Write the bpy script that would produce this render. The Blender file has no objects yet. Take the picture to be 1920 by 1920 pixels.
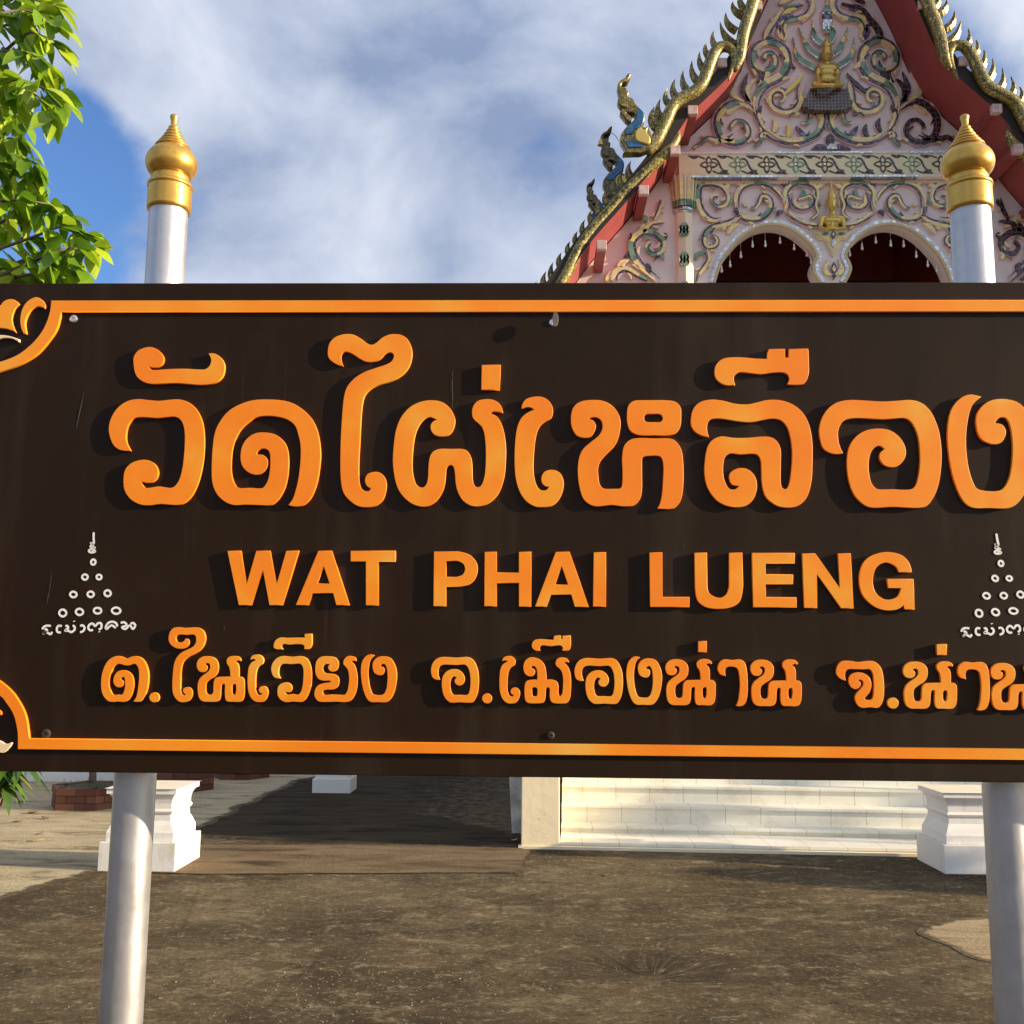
import bpy, bmesh, math, random
from mathutils import Vector, Matrix
from mathutils.geometry import delaunay_2d_cdt
R = math.radians
sc = bpy.context.scene
COL = sc.collection
random.seed(7)

# ---------------------------------------------------------------- camera
F = 1923.0                       # focal length in pixels of the 1920 px photograph
EYE = Vector((0, 0, 1.5))
YAW, PITCH, ROLL = R(1.43), R(8.23), R(0.47)
fwd = Vector((-math.sin(YAW) * math.cos(PITCH), math.cos(YAW) * math.cos(PITCH), math.sin(PITCH)))
h = Vector((math.cos(YAW), math.sin(YAW), 0))
u = h.cross(fwd)
rgt = h * math.cos(ROLL) + u * math.sin(ROLL)
up = u * math.cos(ROLL) - h * math.sin(ROLL)
cd = bpy.data.cameras.new('camera')
cam = bpy.data.objects.new('camera', cd)
COL.objects.link(cam)
M = Matrix((rgt, up, -fwd)).transposed().to_4x4()
M.translation = EYE
cam.matrix_world = M
cd.sensor_width = 36
cd.lens = 36 * F / 1920
cd.clip_start = 0.05
cd.clip_end = 3000
sc.camera = cam

def ray(px, py):
    return rgt * ((px - 960) / F) + up * (-(py - 960) / F) + fwd
def P(px, py, Y):
    d = ray(px, py)
    return EYE + d * (Y / d.y)
def G(px, py, z=0.0):
    d = ray(px, py)
    return EYE + d * ((z - EYE.z) / d.z)

# ---------------------------------------------------------------- light
SUN_AZ, SUN_EL = R(80), R(13.85)   # azimuth measured from the sign's normal towards the right
sunv = Vector((math.sin(SUN_AZ) * math.cos(SUN_EL), -math.cos(SUN_AZ) * math.cos(SUN_EL), math.sin(SUN_EL)))
ld = bpy.data.lights.new('sun', 'SUN')
ld.energy = 5.0
ld.angle = R(0.5)
ld.color = (1.0, 0.80, 0.55)
sun = bpy.data.objects.new('sun', ld)
COL.objects.link(sun)
sun.rotation_euler = sunv.to_track_quat('Z', 'Y').to_euler()

w = bpy.data.worlds.new('World')
sc.world = w
w.use_nodes = True
nt = w.node_tree
for n in list(nt.nodes): nt.nodes.remove(n)
N = nt.nodes.new; L = nt.links.new
sky = N('ShaderNodeTexSky'); sky.sky_type = 'NISHITA'; sky.sun_disc = False
sky.sun_elevation = SUN_EL; sky.sun_rotation = math.atan2(sunv.x, sunv.y)
sky.air_density = 1.0; sky.dust_density = 0.6; sky.ozone_density = 2.0
tc = N('ShaderNodeTexCoord')
mp = N('ShaderNodeMapping'); mp.inputs['Scale'].default_value = (1, 1, 1.25); mp.inputs['Location'].default_value = (0.3, 1.1, 0.2)
mp.inputs['Rotation'].default_value = (0, R(28), 0)
L(tc.outputs['Generated'], mp.inputs[0])
n1 = N('ShaderNodeTexNoise'); n1.inputs['Scale'].default_value = 4.2; n1.inputs['Detail'].default_value = 10; n1.inputs['Roughness'].default_value = 0.56; n1.inputs['Distortion'].default_value = 0.1
L(mp.outputs[0], n1.inputs[0])
acc = n1.outputs['Fac']
def vmath(op, a, b):
    m = N('ShaderNodeVectorMath'); m.operation = op
    L(a, m.inputs[0]); m.inputs[1].default_value = b
    return m.outputs['Value'] if op in ('DOT_PRODUCT', 'DISTANCE') else m.outputs[0]
def fmath(op, a, b=None, clamp=False):
    m = N('ShaderNodeMath'); m.operation = op; m.use_clamp = clamp
    for i, v in ((0, a), (1, b)):
        if v is None: continue
        if isinstance(v, (int, float)): m.inputs[i].default_value = v
        else: L(v, m.inputs[i])
    return m.outputs[0]
nrm = N('ShaderNodeVectorMath'); nrm.operation = 'NORMALIZE'
L(tc.outputs['Generated'], nrm.inputs[0])
# places in the sky where the cloud cover opens (negative) or thickens (positive): direction, radius, amount
for (px, py, rad, amt) in ((165, 265, .09, -.36), (95, 500, .11, -.32), (1035, 235, .05, -.08), (800, 395, .06, -.09), (480, 90, .16, .05),
                           (330, 470, .10, .0), (780, 300, .16, .12), (600, 330, .24, .16), (230, 90, .14, .14), (1000, 60, .2, .14), (1100, 330, .08, .02), (760, 500, .10, -.06)):
    d0 = ray(px, py).normalized()
    dist = vmath('DISTANCE', nrm.outputs[0], d0)
    g = N('ShaderNodeMapRange'); g.interpolation_type = 'SMOOTHSTEP'
    g.inputs['From Min'].default_value = 0; g.inputs['From Max'].default_value = rad
    g.inputs['To Min'].default_value = amt; g.inputs['To Max'].default_value = 0
    L(dist, g.inputs['Value'])
    acc = fmath('ADD', acc, g.outputs[0])
cov = N('ShaderNodeMapRange'); cov.interpolation_type = 'SMOOTHSTEP'
cov.inputs['From Min'].default_value = 0.33; cov.inputs['From Max'].default_value = 0.52
L(acc, cov.inputs['Value'])
n2 = N('ShaderNodeTexNoise'); n2.inputs['Scale'].default_value = 4.2; n2.inputs['Detail'].default_value = 9; n2.inputs['Roughness'].default_value = 0.55; n2.inputs['Distortion'].default_value = 0.25
L(mp.outputs[0], n2.inputs[0])
cr = N('ShaderNodeValToRGB')
cr.color_ramp.elements[0].position = 0.36; cr.color_ramp.elements[0].color = (0.20, 0.262, 0.395, 1)
cr.color_ramp.elements[1].position = 0.66; cr.color_ramp.elements[1].color = (0.55, 0.595, 0.675, 1)
L(n2.outputs['Fac'], cr.inputs[0])
cl = N('ShaderNodeMix'); cl.data_type = 'RGBA'; cl.blend_type = 'MULTIPLY'; cl.inputs[0].default_value = 1
L(cr.outputs[0], cl.inputs[6])
gs = N('ShaderNodeMapRange'); gs.interpolation_type = 'SMOOTHSTEP'
gs.inputs['From Min'].default_value = 0.15; gs.inputs['From Max'].default_value = 1.45; gs.inputs['To Min'].default_value = 1; gs.inputs['To Max'].default_value = 0
L(vmath('DISTANCE', nrm.outputs[0], sunv.normalized()), gs.inputs['Value'])
gm = N('ShaderNodeMix'); gm.data_type = 'RGBA'; L(gs.outputs[0], gm.inputs[0])
gm.inputs[6].default_value = (7.5, 7.45, 7.6, 1); gm.inputs[7].default_value = (22, 19.5, 16, 1)
L(gm.outputs[2], cl.inputs[7])
skb = N('ShaderNodeMix'); skb.data_type = 'RGBA'; skb.blend_type = 'MULTIPLY'; skb.inputs[0].default_value = 1
L(sky.outputs[0], skb.inputs[6]); skb.inputs[7].default_value = (0.68, 0.88, 1.22, 1)
mx = N('ShaderNodeMix'); mx.data_type = 'RGBA'
L(cov.outputs[0], mx.inputs[0]); L(skb.outputs[2], mx.inputs[6]); L(cl.outputs[2], mx.inputs[7])
bg = N('ShaderNodeBackground'); bg.inputs['Strength'].default_value = 0.09
L(mx.outputs[2], bg.inputs[0])
wo = N('ShaderNodeOutputWorld'); L(bg.outputs[0], wo.inputs[0])

sc.view_settings.view_transform = 'Standard'
sc.view_settings.look = 'None'
sc.view_settings.exposure = 1.05
sc.view_settings.gamma = 1
sc.view_settings.use_curve_mapping = False

# ---------------------------------------------------------------- materials
class Mat:
    def __init__(s, name, color=(.5, .5, .5), rough=.6, metal=0, spec=.5):
        s.m = bpy.data.materials.new(name); s.m.use_nodes = True
        s.nt = s.m.node_tree
        s.b = s.nt.nodes['Principled BSDF']
        s.b.inputs['Base Color'].default_value = (*color, 1)
        s.b.inputs['Roughness'].default_value = rough
        s.b.inputs['Metallic'].default_value = metal
        s.b.inputs['Specular IOR Level'].default_value = spec
        s.tc = None
    def n(s, t): return s.nt.nodes.new(t)
    def l(s, a, b): s.nt.links.new(a, b)
    def coord(s, scale=(1, 1, 1), rot=(0, 0, 0)):
        if s.tc is None: s.tc = s.n('ShaderNodeTexCoord')
        m = s.n('ShaderNodeMapping'); m.inputs['Scale'].default_value = scale; m.inputs['Rotation'].default_value = rot
        s.l(s.tc.outputs['Object'], m.inputs[0]); return m.outputs[0]
    def noise(s, scale, detail=5, rough=.55, stretch=(1, 1, 1), dist=0):
        t = s.n('ShaderNodeTexNoise'); t.inputs['Scale'].default_value = scale; t.inputs['Detail'].default_value = detail
        t.inputs['Roughness'].default_value = rough; t.inputs['Distortion'].default_value = dist
        s.l(s.coord(stretch), t.inputs[0]); return t.outputs['Fac']
    def ramp(s, fac, stops):
        r = s.n('ShaderNodeValToRGB'); e = r.color_ramp.elements
        while len(e) < len(stops): e.new(.5)
        for k, (p, c) in enumerate(stops):
            e[k].position = p; e[k].color = (*c, 1) if len(c) == 3 else c
        s.l(fac, r.inputs[0]); return r.outputs[0]
    def mix(s, fac, a, b, mode='MIX'):
        m = s.n('ShaderNodeMix'); m.data_type = 'RGBA'; m.blend_type = mode
        for i, v in ((0, fac), (6, a), (7, b)):
            if isinstance(v, (int, float)): m.inputs[i].default_value = v
            elif isinstance(v, tuple): m.inputs[i].default_value = (*v, 1)
            else: s.l(v, m.inputs[i])
        return m.outputs[2]
    def color(s, sock): s.l(sock, s.b.inputs['Base Color'])
    def rough(s, sock): s.l(sock, s.b.inputs['Roughness'])
    def bump(s, h, strength=.3, dist=.01):
        b = s.n('ShaderNodeBump'); b.inputs['Strength'].default_value = strength; b.inputs['Distance'].default_value = dist
        s.l(h, b.inputs['Height']); s.l(b.outputs[0], s.b.inputs['Normal'])
def g3(v): return (v, v, v)

def mat_board():
    m = Mat('board_paint', (.021, .0135, .009), .5, 0, .15)
    a = m.noise(1.4, 4); b = m.noise(60, 6, .65)
    c = m.mix(a, (.014, .0064, .0018), (.022, .0108, .0036))
    c = m.mix(m.ramp(b, [(.66, g3(0)), (.82, g3(.6))]), c, (.05, .04, .03))
    v = m.noise(7, 7, .62, (1, 1, .10))          # rain-washed vertical streaks of dust
    c = m.mix(m.ramp(v, [(.52, g3(0)), (.74, g3(.5))]), c, (.044, .031, .020))
    v2 = m.noise(26, 7, .7, (1, 1, .05))
    c = m.mix(m.ramp(v2, [(.60, g3(0)), (.78, g3(.45))]), c, (.050, .038, .028))
    c = m.mix(m.ramp(m.noise(3.2, 8, .7), [(.55, g3(0)), (.75, g3(.4))]), c, (.036, .023, .013))
    m.color(c)
    m.rough(m.ramp(m.noise(5, 8, .65, (1, 1, .35)), [(.3, g3(.40)), (.7, g3(.62))]))
    m.bump(m.noise(220, 3), .10, .001)
    return m.m
def mat_orange(name, off=0.0, strip=False):
    m = Mat(name, (.9, .26, .01), .42, 0, .4)
    a = m.noise(4.6 if not strip else 2.6, 3, .5)
    c = m.ramp(a, [(.36, (.90, .228, .004)), (.50, (.92, .268, .006)), (.60, (.90, .335, .018)), (.72, (.85, .43, .065))])
    d = m.noise(160, 5, .7)
    c = m.mix(m.ramp(d, [(.60, g3(0)), (.78, g3(.35))]), c, (.62, .22, .03))
    m.color(c)
    m.rough(m.ramp(m.noise(30, 4), [(.3, g3(.36)), (.7, g3(.52))]))
    m.bump(m.noise(160, 5, .7), .22, .0012)
    return m.m
def mat_simple(name, c0, c1, rough=.6, scale=6, metal=0, bump=.15, spec=.5, bscale=60):
    m = Mat(name, c0, rough, metal, spec)
    m.color(m.mix(m.ramp(m.noise(scale, 6, .6), [(.32, g3(0)), (.68, g3(1))]), c0, c1))
    if bump: m.bump(m.noise(bscale, 5), bump, .004)
    return m.m
def mat_mosaic(name, cols, tile=.03, rough=.25, metal=.6, grout=(.05, .04, .02)):
    """small square mirror tiles, each its own tone and tilt"""
    m = Mat(name, cols[0], rough, metal, .6)
    v = m.n('ShaderNodeTexVoronoi'); v.inputs['Scale'].default_value = 1 / tile; v.inputs['Randomness'].default_value = .35
    m.l(m.coord(), v.inputs['Vector'])
    sep = m.n('ShaderNodeSeparateColor'); m.l(v.outputs['Color'], sep.inputs[0])
    c = m.ramp(sep.outputs[0], [(i / max(1, len(cols) - 1), q) for i, q in enumerate(cols)])
    e = m.n('ShaderNodeTexVoronoi'); e.feature = 'DISTANCE_TO_EDGE'; e.inputs['Scale'].default_value = 1 / tile; e.inputs['Randomness'].default_value = .35
    m.l(m.coord(), e.inputs['Vector'])
    f = m.ramp(e.outputs['Distance'], [(.04, g3(1)), (.10, g3(0))])
    m.color(m.mix(f, c, grout))
    m.bump(sep.outputs[1], .35, .02)
    return m.m

M_board = mat_board()
M_edge = mat_simple('board_edge', (.03, .02, .015), (.05, .035, .025), .5)
M_or = mat_orange('orange_letter_paint')
M_orb = mat_orange('orange_border_paint', strip=True)
M_cream = mat_simple('cream_paint', (.80, .60, .34), (.85, .70, .48), .45, 20)
M_white_mark = mat_simple('white_brush_paint', (.80, .78, .70), (.88, .86, .80), .6, 90)
M_scr = mat_simple('screw_steel', (.55, .55, .55), (.7, .7, .7), .3, 40, .9)
M_plug = mat_simple('plastic_cap', (.36, .27, .18), (.46, .36, .26), .4, 40)
M_darkcap = mat_simple('grimy_brown_cap', (.018, .012, .008), (.04, .030, .022), .7, 120)
M_scratch = mat_simple('dried_drip', (.10, .085, .07), (.05, .04, .032), .8, 200)
def mat_silver():
    m = Mat('silver_pipe_paint', (.58, .58, .6), .33, .80, .5)
    m.color(m.mix(m.noise(30, 6, .65), (.44, .44, .455), (.60, .59, .59)))
    m.rough(m.ramp(m.noise(14, 5), [(.3, g3(.34)), (.7, g3(.48))]))
    m.bump(m.noise(45, 6, .6, (1, 1, .35)), .22, .004)
    return m.m
M_silver = mat_silver()
def mat_gold(name='gold_paint', rough=.3, metal=.75, a=(.55, .31, .055), b=(.70, .43, .10)):
    m = Mat(name, (.62, .36, .07), rough, metal, .5)
    m.color(m.mix(m.noise(22, 5), a, b))
    m.rough(m.ramp(m.noise(30, 5), [(.3, g3(rough - .06)), (.7, g3(rough + .1))]))
    m.bump(m.noise(70, 4), .1, .002)
    return m.m
M_gold = mat_gold()
M_goldb = mat_gold('gold_statue_paint', .34, .55, (.56, .40, .09), (.68, .52, .16))
def mat_plaster():
    m = Mat('white_plaster', (.74, .72, .66), .7)
    c = m.mix(m.noise(5, 7, .65), (.70, .675, .62), (.79, .77, .72))
    c = m.mix(m.ramp(m.noise(11, 8, .72, (1, 1, .35)), [(.56, g3(0)), (.74, g3(.6))]), c, (.46, .42, .35))
    c = m.mix(m.ramp(m.noise(60, 6, .75), [(.64, g3(0)), (.72, g3(.8))]), c, (.36, .32, .26))
    m.color(c); m.bump(m.noise(26, 7, .6), .25, .006)
    return m.m
M_whiteplaster = mat_plaster()
def mat_step():
    m = Mat('cream_tile', (.62, .60, .52), .4)
    br = m.n('ShaderNodeTexBrick'); br.inputs['Scale'].default_value = 1; br.inputs['Mortar Size'].default_value = .003
    br.inputs['Brick Width'].default_value = .30; br.inputs['Row Height'].default_value = 40; br.offset = .0
    oi_ = m.n('ShaderNodeObjectInfo'); cb = m.n('ShaderNodeCombineXYZ'); m.l(oi_.outputs['Random'], cb.inputs[0])
    av = m.n('ShaderNodeVectorMath'); av.operation = 'ADD'; m.l(m.coord(), av.inputs[0]); m.l(cb.outputs[0], av.inputs[1])
    m.l(av.outputs[0], br.inputs['Vector'])
    c = m.mix(m.noise(5, 6), (.74, .72, .60), (.83, .81, .71))
    c = m.mix(m.ramp(m.noise(48, 6, .75), [(.62, g3(0)), (.70, g3(1))]), c, (.30, .26, .20))
    c = m.mix(m.ramp(m.noise(3, 8, .7), [(.50, g3(0)), (.72, g3(.55))]), c, (.48, .43, .33))
    m.color(m.mix(br.outputs['Fac'], c, (.48, .44, .35)))
    m.bump(m.noise(60, 4), .08, .003)
    return m.m
M_step = mat_step()
def mat_oldplaster():
    m = Mat('old_cream_plaster', (.62, .54, .38), .8)
    c = m.mix(m.noise(4, 7, .6), (.78, .66, .43), (.86, .76, .54))
    c = m.mix(m.ramp(m.noise(28, 7, .7), [(.63, g3(0)), (.72, g3(1))]), c, (.40, .32, .22))
    m.color(c); m.bump(m.noise(9, 6, .55), .3, .012)
    return m.m
M_plaster = mat_oldplaster()
M_pink = mat_simple('pale_pink_plaster', (.72, .61, .595), (.80, .70, .685), .75, 4, 0, .15)
M_pinkd = mat_simple('rose_painted_edge', (.70, .46, .45), (.76, .56, .54), .7, 6)
M_column = mat_simple('cream_column_paint', (.74, .62, .46), (.80, .70, .55), .6, 6)
M_red = mat_simple('red_roof_paint', (.24, .042, .045), (.30, .06, .06), .55, 3, 0, .08)
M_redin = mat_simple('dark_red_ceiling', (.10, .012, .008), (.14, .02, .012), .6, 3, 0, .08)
M_cap = mat_simple('chipped_beam_end', (.62, .48, .45), (.42, .24, .22), .8, 12)
M_tile = mat_simple('dark_roof_tile', (.014, .011, .010), (.028, .020, .016), .8, 8)
M_naga = mat_mosaic('gold_mirror_scales', [(.20, .15, .035), (.34, .27, .07), (.27, .22, .065), (.50, .43, .18)], .042, .42, .45)
M_fin = mat_mosaic('gold_fin_tiles', [(.13, .095, .03), (.27, .20, .055), (.45, .35, .12)], .03, .28, .6)
M_gm = mat_mosaic('gold_glass_inlay', [(.66, .56, .24), (.74, .63, .27), (.90, .68, .22), (.60, .53, .25)], .09, .25, .12, (.6, .5, .35))
M_grn = mat_mosaic('green_glass_inlay', [(.06, .18, .11), (.12, .28, .16), (.24, .36, .22), (.06, .14, .10)], .09, .2, .15, (.2, .25, .18))
M_pur = mat_mosaic('purple_glass_inlay', [(.045, .03, .09), (.07, .04, .08), (.05, .05, .13), (.04, .02, .035)], .09, .2, .3, (.22, .17, .2))
M_dark = mat_mosaic('dark_glass_inlay', [(.03, .012, .014), (.045, .02, .02), (.03, .02, .03)], .07, .25, .2, (.16, .12, .13))
M_blue = mat_mosaic('blue_glass_inlay', [(.02, .10, .24), (.03, .16, .34), (.02, .08, .18)], .05, .22, .3, (.03, .06, .1))
M_sil = mat_mosaic('silver_mirror_inlay', [(.62, .68, .74), (.35, .42, .50), (.78, .80, .80), (.5, .6, .7)], .06, .12, .7, (.35, .33, .3))
M_beam = mat_simple('cream_frieze', (.70, .62, .38), (.76, .69, .46), .6, 5, 0, .1)
M_tan = mat_simple('tan_reveal', (.50, .40, .20), (.58, .47, .26), .6, 6)
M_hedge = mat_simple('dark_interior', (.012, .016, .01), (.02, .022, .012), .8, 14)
M_glass = Mat('clear_glass_drop', (.8, .75, .72), .08, 0, .6).m
M_wire = mat_simple('dark_wire', (.05, .045, .04), (.08, .07, .06), .5)
def mat_brick():
    m = Mat('red_brick', (.25, .10, .06), .85)
    g = m.n('ShaderNodeNewGeometry')
    c = m.ramp(g.outputs['Random Per Island'], [(0, (.085, .026, .013)), (.5, (.125, .041, .02)), (1, (.16, .06, .03))])
    m.color(m.mix(m.ramp(m.noise(26, 6, .7), [(.45, g3(0)), (.8, g3(.7))]), c, (.12, .07, .05)))
    m.bump(m.noise(80, 5), .4, .006)
    return m.m
M_brick = mat_brick()
M_soil = mat_simple('soil', (.05, .04, .025), (.10, .09, .05), .95, 20, 0, .6)
def mat_leaf(name, stops, trans=.35, rough=.42):
    m = Mat(name, (.1, .2, .03), rough, 0, .45)
    g = m.n('ShaderNodeNewGeometry')
    c = m.ramp(g.outputs['Random Per Island'], stops)
    m.color(m.mix(m.noise(40, 3), c, m.mix(.5, c, (.10, .16, .02))))
    t = m.n('ShaderNodeBsdfTranslucent'); m.l(c, t.inputs[0])
    a = m.n('ShaderNodeMixShader'); a.inputs[0].default_value = trans
    o = m.nt.nodes['Material Output']
    m.l(m.b.outputs[0], a.inputs[1]); m.l(t.outputs[0], a.inputs[2]); m.l(a.outputs[0], o.inputs[0])
    return m.m
M_leaf = mat_leaf('tree_leaf', [(0, (.07, .17, .010)), (.3, (.18, .34, .014)), (.65, (.36, .52, .02)), (1, (.55, .66, .045))], .42)
M_frang = mat_leaf('frangipani_leaf', [(0, (.03, .08, .014)), (.5, (.06, .14, .02)), (.93, (.10, .20, .03)), (1, (.40, .30, .03))], .25)
M_bark = mat_simple('bark', (.09, .065, .045), (.16, .13, .10), .9, 12, 0, .5)
M_dry = mat_simple('dry_leaf', (.16, .085, .05), (.24, .13, .08), .8, 30)
M_yel = mat_simple('yellow_leaf', (.62, .46, .06), (.74, .58, .10), .6, 30)
M_marble = mat_simple('veined_marble', (.72, .69, .64), (.26, .24, .22), .6, 4.5, 0, .2)
def mat_ground():
    m = Mat('mossy_concrete', (.1, .08, .05), 1, 0, .08)
    a = m.noise(.55, 7, .62, (.8, 1.1, 1), .8); b = m.noise(2.8, 10, .76, (.75, 1.15, 1), .8); c = m.noise(34, 8, .78); e = m.noise(9, 9, .78, (.85, 1.1, 1), .5)
    x = m.ramp(a, [(.36, (.046, .034, .018)), (.5, (.098, .073, .039)), (.64, (.155, .118, .066))])
    x = m.mix(m.ramp(b, [(.52, g3(0)), (.68, g3(.85))]), x, (.27, .213, .128))
    x = m.mix(m.ramp(b, [(.33, g3(.85)), (.46, g3(0))]), x, (.038, .028, .016))
    x = m.mix(m.ramp(e, [(.55, g3(0)), (.66, g3(.85))]), x, (.34, .275, .17))
    x = m.mix(m.ramp(e, [(.34, g3(.85)), (.46, g3(0))]), x, (.034, .025, .015))
    x = m.mix(m.ramp(c, [(.36, g3(.9)), (.47, g3(0))]), x, (.026, .020, .012))
    x = m.mix(m.ramp(c, [(.57, g3(0)), (.66, g3(.9))]), x, (.44, .37, .25))
    k = m.n('ShaderNodeTexVoronoi'); k.feature = 'DISTANCE_TO_EDGE'; k.inputs['Scale'].default_value = .33
    wv = m.n('ShaderNodeMix'); wv.data_type = 'RGBA'; wv.inputs[0].default_value = .12
    nn = m.n('ShaderNodeTexNoise'); nn.inputs['Scale'].default_value = 3; nn.inputs['Detail'].default_value = 8; m.l(m.coord(), nn.inputs[0])
    m.l(m.coord(), wv.inputs[6]); m.l(nn.outputs['Color'], wv.inputs[7]); m.l(wv.outputs[2], k.inputs['Vector'])
    x = m.mix(m.ramp(k.outputs['Distance'], [(.0, g3(.28)), (.003, g3(0))]), x, (.022, .017, .011))
    sx = m.n('ShaderNodeSeparateXYZ'); sh = m.n('ShaderNodeVectorMath'); sh.operation = 'SUBTRACT'
    c0_ = G(1222, 1838); sh.inputs[1].default_value = (c0_.x, c0_.y, 0); m.l(m.coord(), sh.inputs[0]); m.l(sh.outputs[0], sx.inputs[0])
    an = m.n('ShaderNodeMath'); an.operation = 'ARCTAN2'; m.l(sx.outputs['Y'], an.inputs[0]); m.l(sx.outputs['X'], an.inputs[1])
    ln = m.n('ShaderNodeVectorMath'); ln.operation = 'LENGTH'; m.l(sh.outputs[0], ln.inputs[0])
    cv = m.n('ShaderNodeCombineXYZ'); m.l(an.outputs[0], cv.inputs[0]); m.l(ln.outputs['Value'], cv.inputs[1])
    mpn = m.n('ShaderNodeMapping'); mpn.inputs['Scale'].default_value = (11, 1.6, 1); m.l(cv.outputs[0], mpn.inputs[0])
    rn = m.n('ShaderNodeTexNoise'); rn.inputs['Scale'].default_value = 1.6; rn.inputs['Detail'].default_value = 4; m.l(mpn.outputs[0], rn.inputs[0])
    rf = m.ramp(rn.outputs['Fac'], [(.45, g3(0)), (.53, g3(1))])
    mk = m.ramp(ln.outputs['Value'], [(.05, g3(0)), (.12, g3(1)), (.30, g3(.8)), (.62, g3(0))])
    up_ = m.n('ShaderNodeMath'); up_.operation = 'GREATER_THAN'; m.l(sx.outputs['Y'], up_.inputs[0]); up_.inputs[1].default_value = -.02
    f1 = m.mix(1.0, rf, mk, 'MULTIPLY'); f2 = m.mix(1.0, f1, up_.outputs[0], 'MULTIPLY')
    x = m.mix(f2, x, (.030, .023, .014))
    x = m.mix(.05, x, (.25, .205, .14))
    m.color(x); m.bump(m.mix(.5, c, m.noise(110, 5, .7)), 1.0, .025)
    return m.m
M_ground = mat_ground()
def mat_concrete(name, lo, hi, stain, fade=False):
    m = Mat(name, lo, 1, 0, .08)
    b = m.noise(2.6, 8, .66, (.6, 2.2, 1), .8); c = m.noise(45, 6, .7)
    x = m.mix(m.ramp(b, [(.35, g3(0)), (.62, g3(1))]), lo, hi)
    x = m.mix(m.ramp(b, [(.30, g3(.9)), (.45, g3(0))]), x, stain)
    x = m.mix(m.ramp(c, [(.32, g3(.6)), (.5, g3(0))]), x, stain)
    if fade:      # ragged dirt creeping in from the sheet's rim, where the attribute falls to 0
        at = m.n('ShaderNodeAttribute'); at.attribute_name = 'inside'
        nz = m.noise(7, 9, .75); ad = m.n('ShaderNodeMath'); ad.operation = 'MULTIPLY_ADD'
        m.l(nz, ad.inputs[0]); ad.inputs[1].default_value = 2.2; ad.inputs[2].default_value = -1.35
        a2 = m.n('ShaderNodeMath'); a2.operation = 'MULTIPLY_ADD'; m.l(at.outputs['Fac'], a2.inputs[0]); a2.inputs[1].default_value = 1.35; m.l(ad.outputs[0], a2.inputs[2])
        f = m.ramp(a2.outputs[0], [(.15, g3(0)), (.42, g3(1))])
        y = m.mix(m.ramp(m.noise(9, 9, .76, (.7, 1.3, 1), .4), [(.40, g3(0)), (.62, g3(1))]), (.058, .043, .024), (.17, .13, .078))
        x = m.mix(f, y, x)
    m.color(x); m.bump(c, .5, .015)
    return m.m
M_pale = mat_concrete('pale_concrete', (.34, .275, .165), (.48, .40, .255), (.10, .078, .048), True)
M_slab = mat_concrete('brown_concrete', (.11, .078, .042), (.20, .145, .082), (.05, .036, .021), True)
M_moss_shade = mat_concrete('moss_shade_concrete', (.026, .019, .010), (.060, .044, .024), (.015, .011, .007), True)  # dark moss, with the shadow over it also darkened into the colour
M_patch = mat_concrete('sandy_patch', (.28, .21, .12), (.38, .29, .17), (.11, .08, .045), True)
M_mud = mat_simple('dark_wet_mud', (.040, .030, .017), (.07, .052, .03), .9, 30)
M_peb = mat_simple('pebble', (.17, .14, .09), (.30, .25, .17), .9, 3)

# ---------------------------------------------------------------- object helpers
def tag(o, label=None, cat=None, group=None, kind=None):
    if label: o['label'] = label
    if cat: o['category'] = cat
    if group: o['group'] = group
    if kind: o['kind'] = kind
    return o
def empty(name, loc, label, cat, group=None):
    o = bpy.data.objects.new(name, None); COL.objects.link(o); o.location = loc
    o.empty_display_size = .1
    return tag(o, label, cat, group)
def link(name, me, mats, parent=None, smooth=False):
    for m in (mats if isinstance(mats, (list, tuple)) else [mats]): me.materials.append(m)
    if smooth:
        for p in me.polygons: p.use_smooth = True
    o = bpy.data.objects.new(name, me); COL.objects.link(o)
    if parent is not None:
        o.parent = parent
        o.matrix_parent_inverse = Matrix.Identity(4)
        root = parent; off = Vector((0, 0, 0))
        while root is not None:
            off += root.location; root = root.parent
        o.location = -off           # vertices are given in world coordinates
    return o
def build(name, bm, mats, parent=None, smooth=False, bevel=0, recalc=True):
    if recalc: bmesh.ops.recalc_face_normals(bm, faces=bm.faces[:])
    me = bpy.data.meshes.new(name); bm.to_mesh(me); bm.free()
    o = link(name, me, mats, parent, smooth)
    if bevel:
        md = o.modifiers.new('bevel', 'BEVEL'); md.width = bevel; md.segments = 2; md.limit_method = 'ANGLE'
    return o
def box(bm, a, b, mi=0):
    v = [bm.verts.new((x, y, z)) for x in (a[0], b[0]) for y in (a[1], b[1]) for z in (a[2], b[2])]
    for f in ((0, 1, 3, 2), (4, 6, 7, 5), (0, 4, 5, 1), (2, 3, 7, 6), (0, 2, 6, 4), (1, 5, 7, 3)):
        fc = bm.faces.new([v[i] for i in f]); fc.material_index = mi
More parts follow.
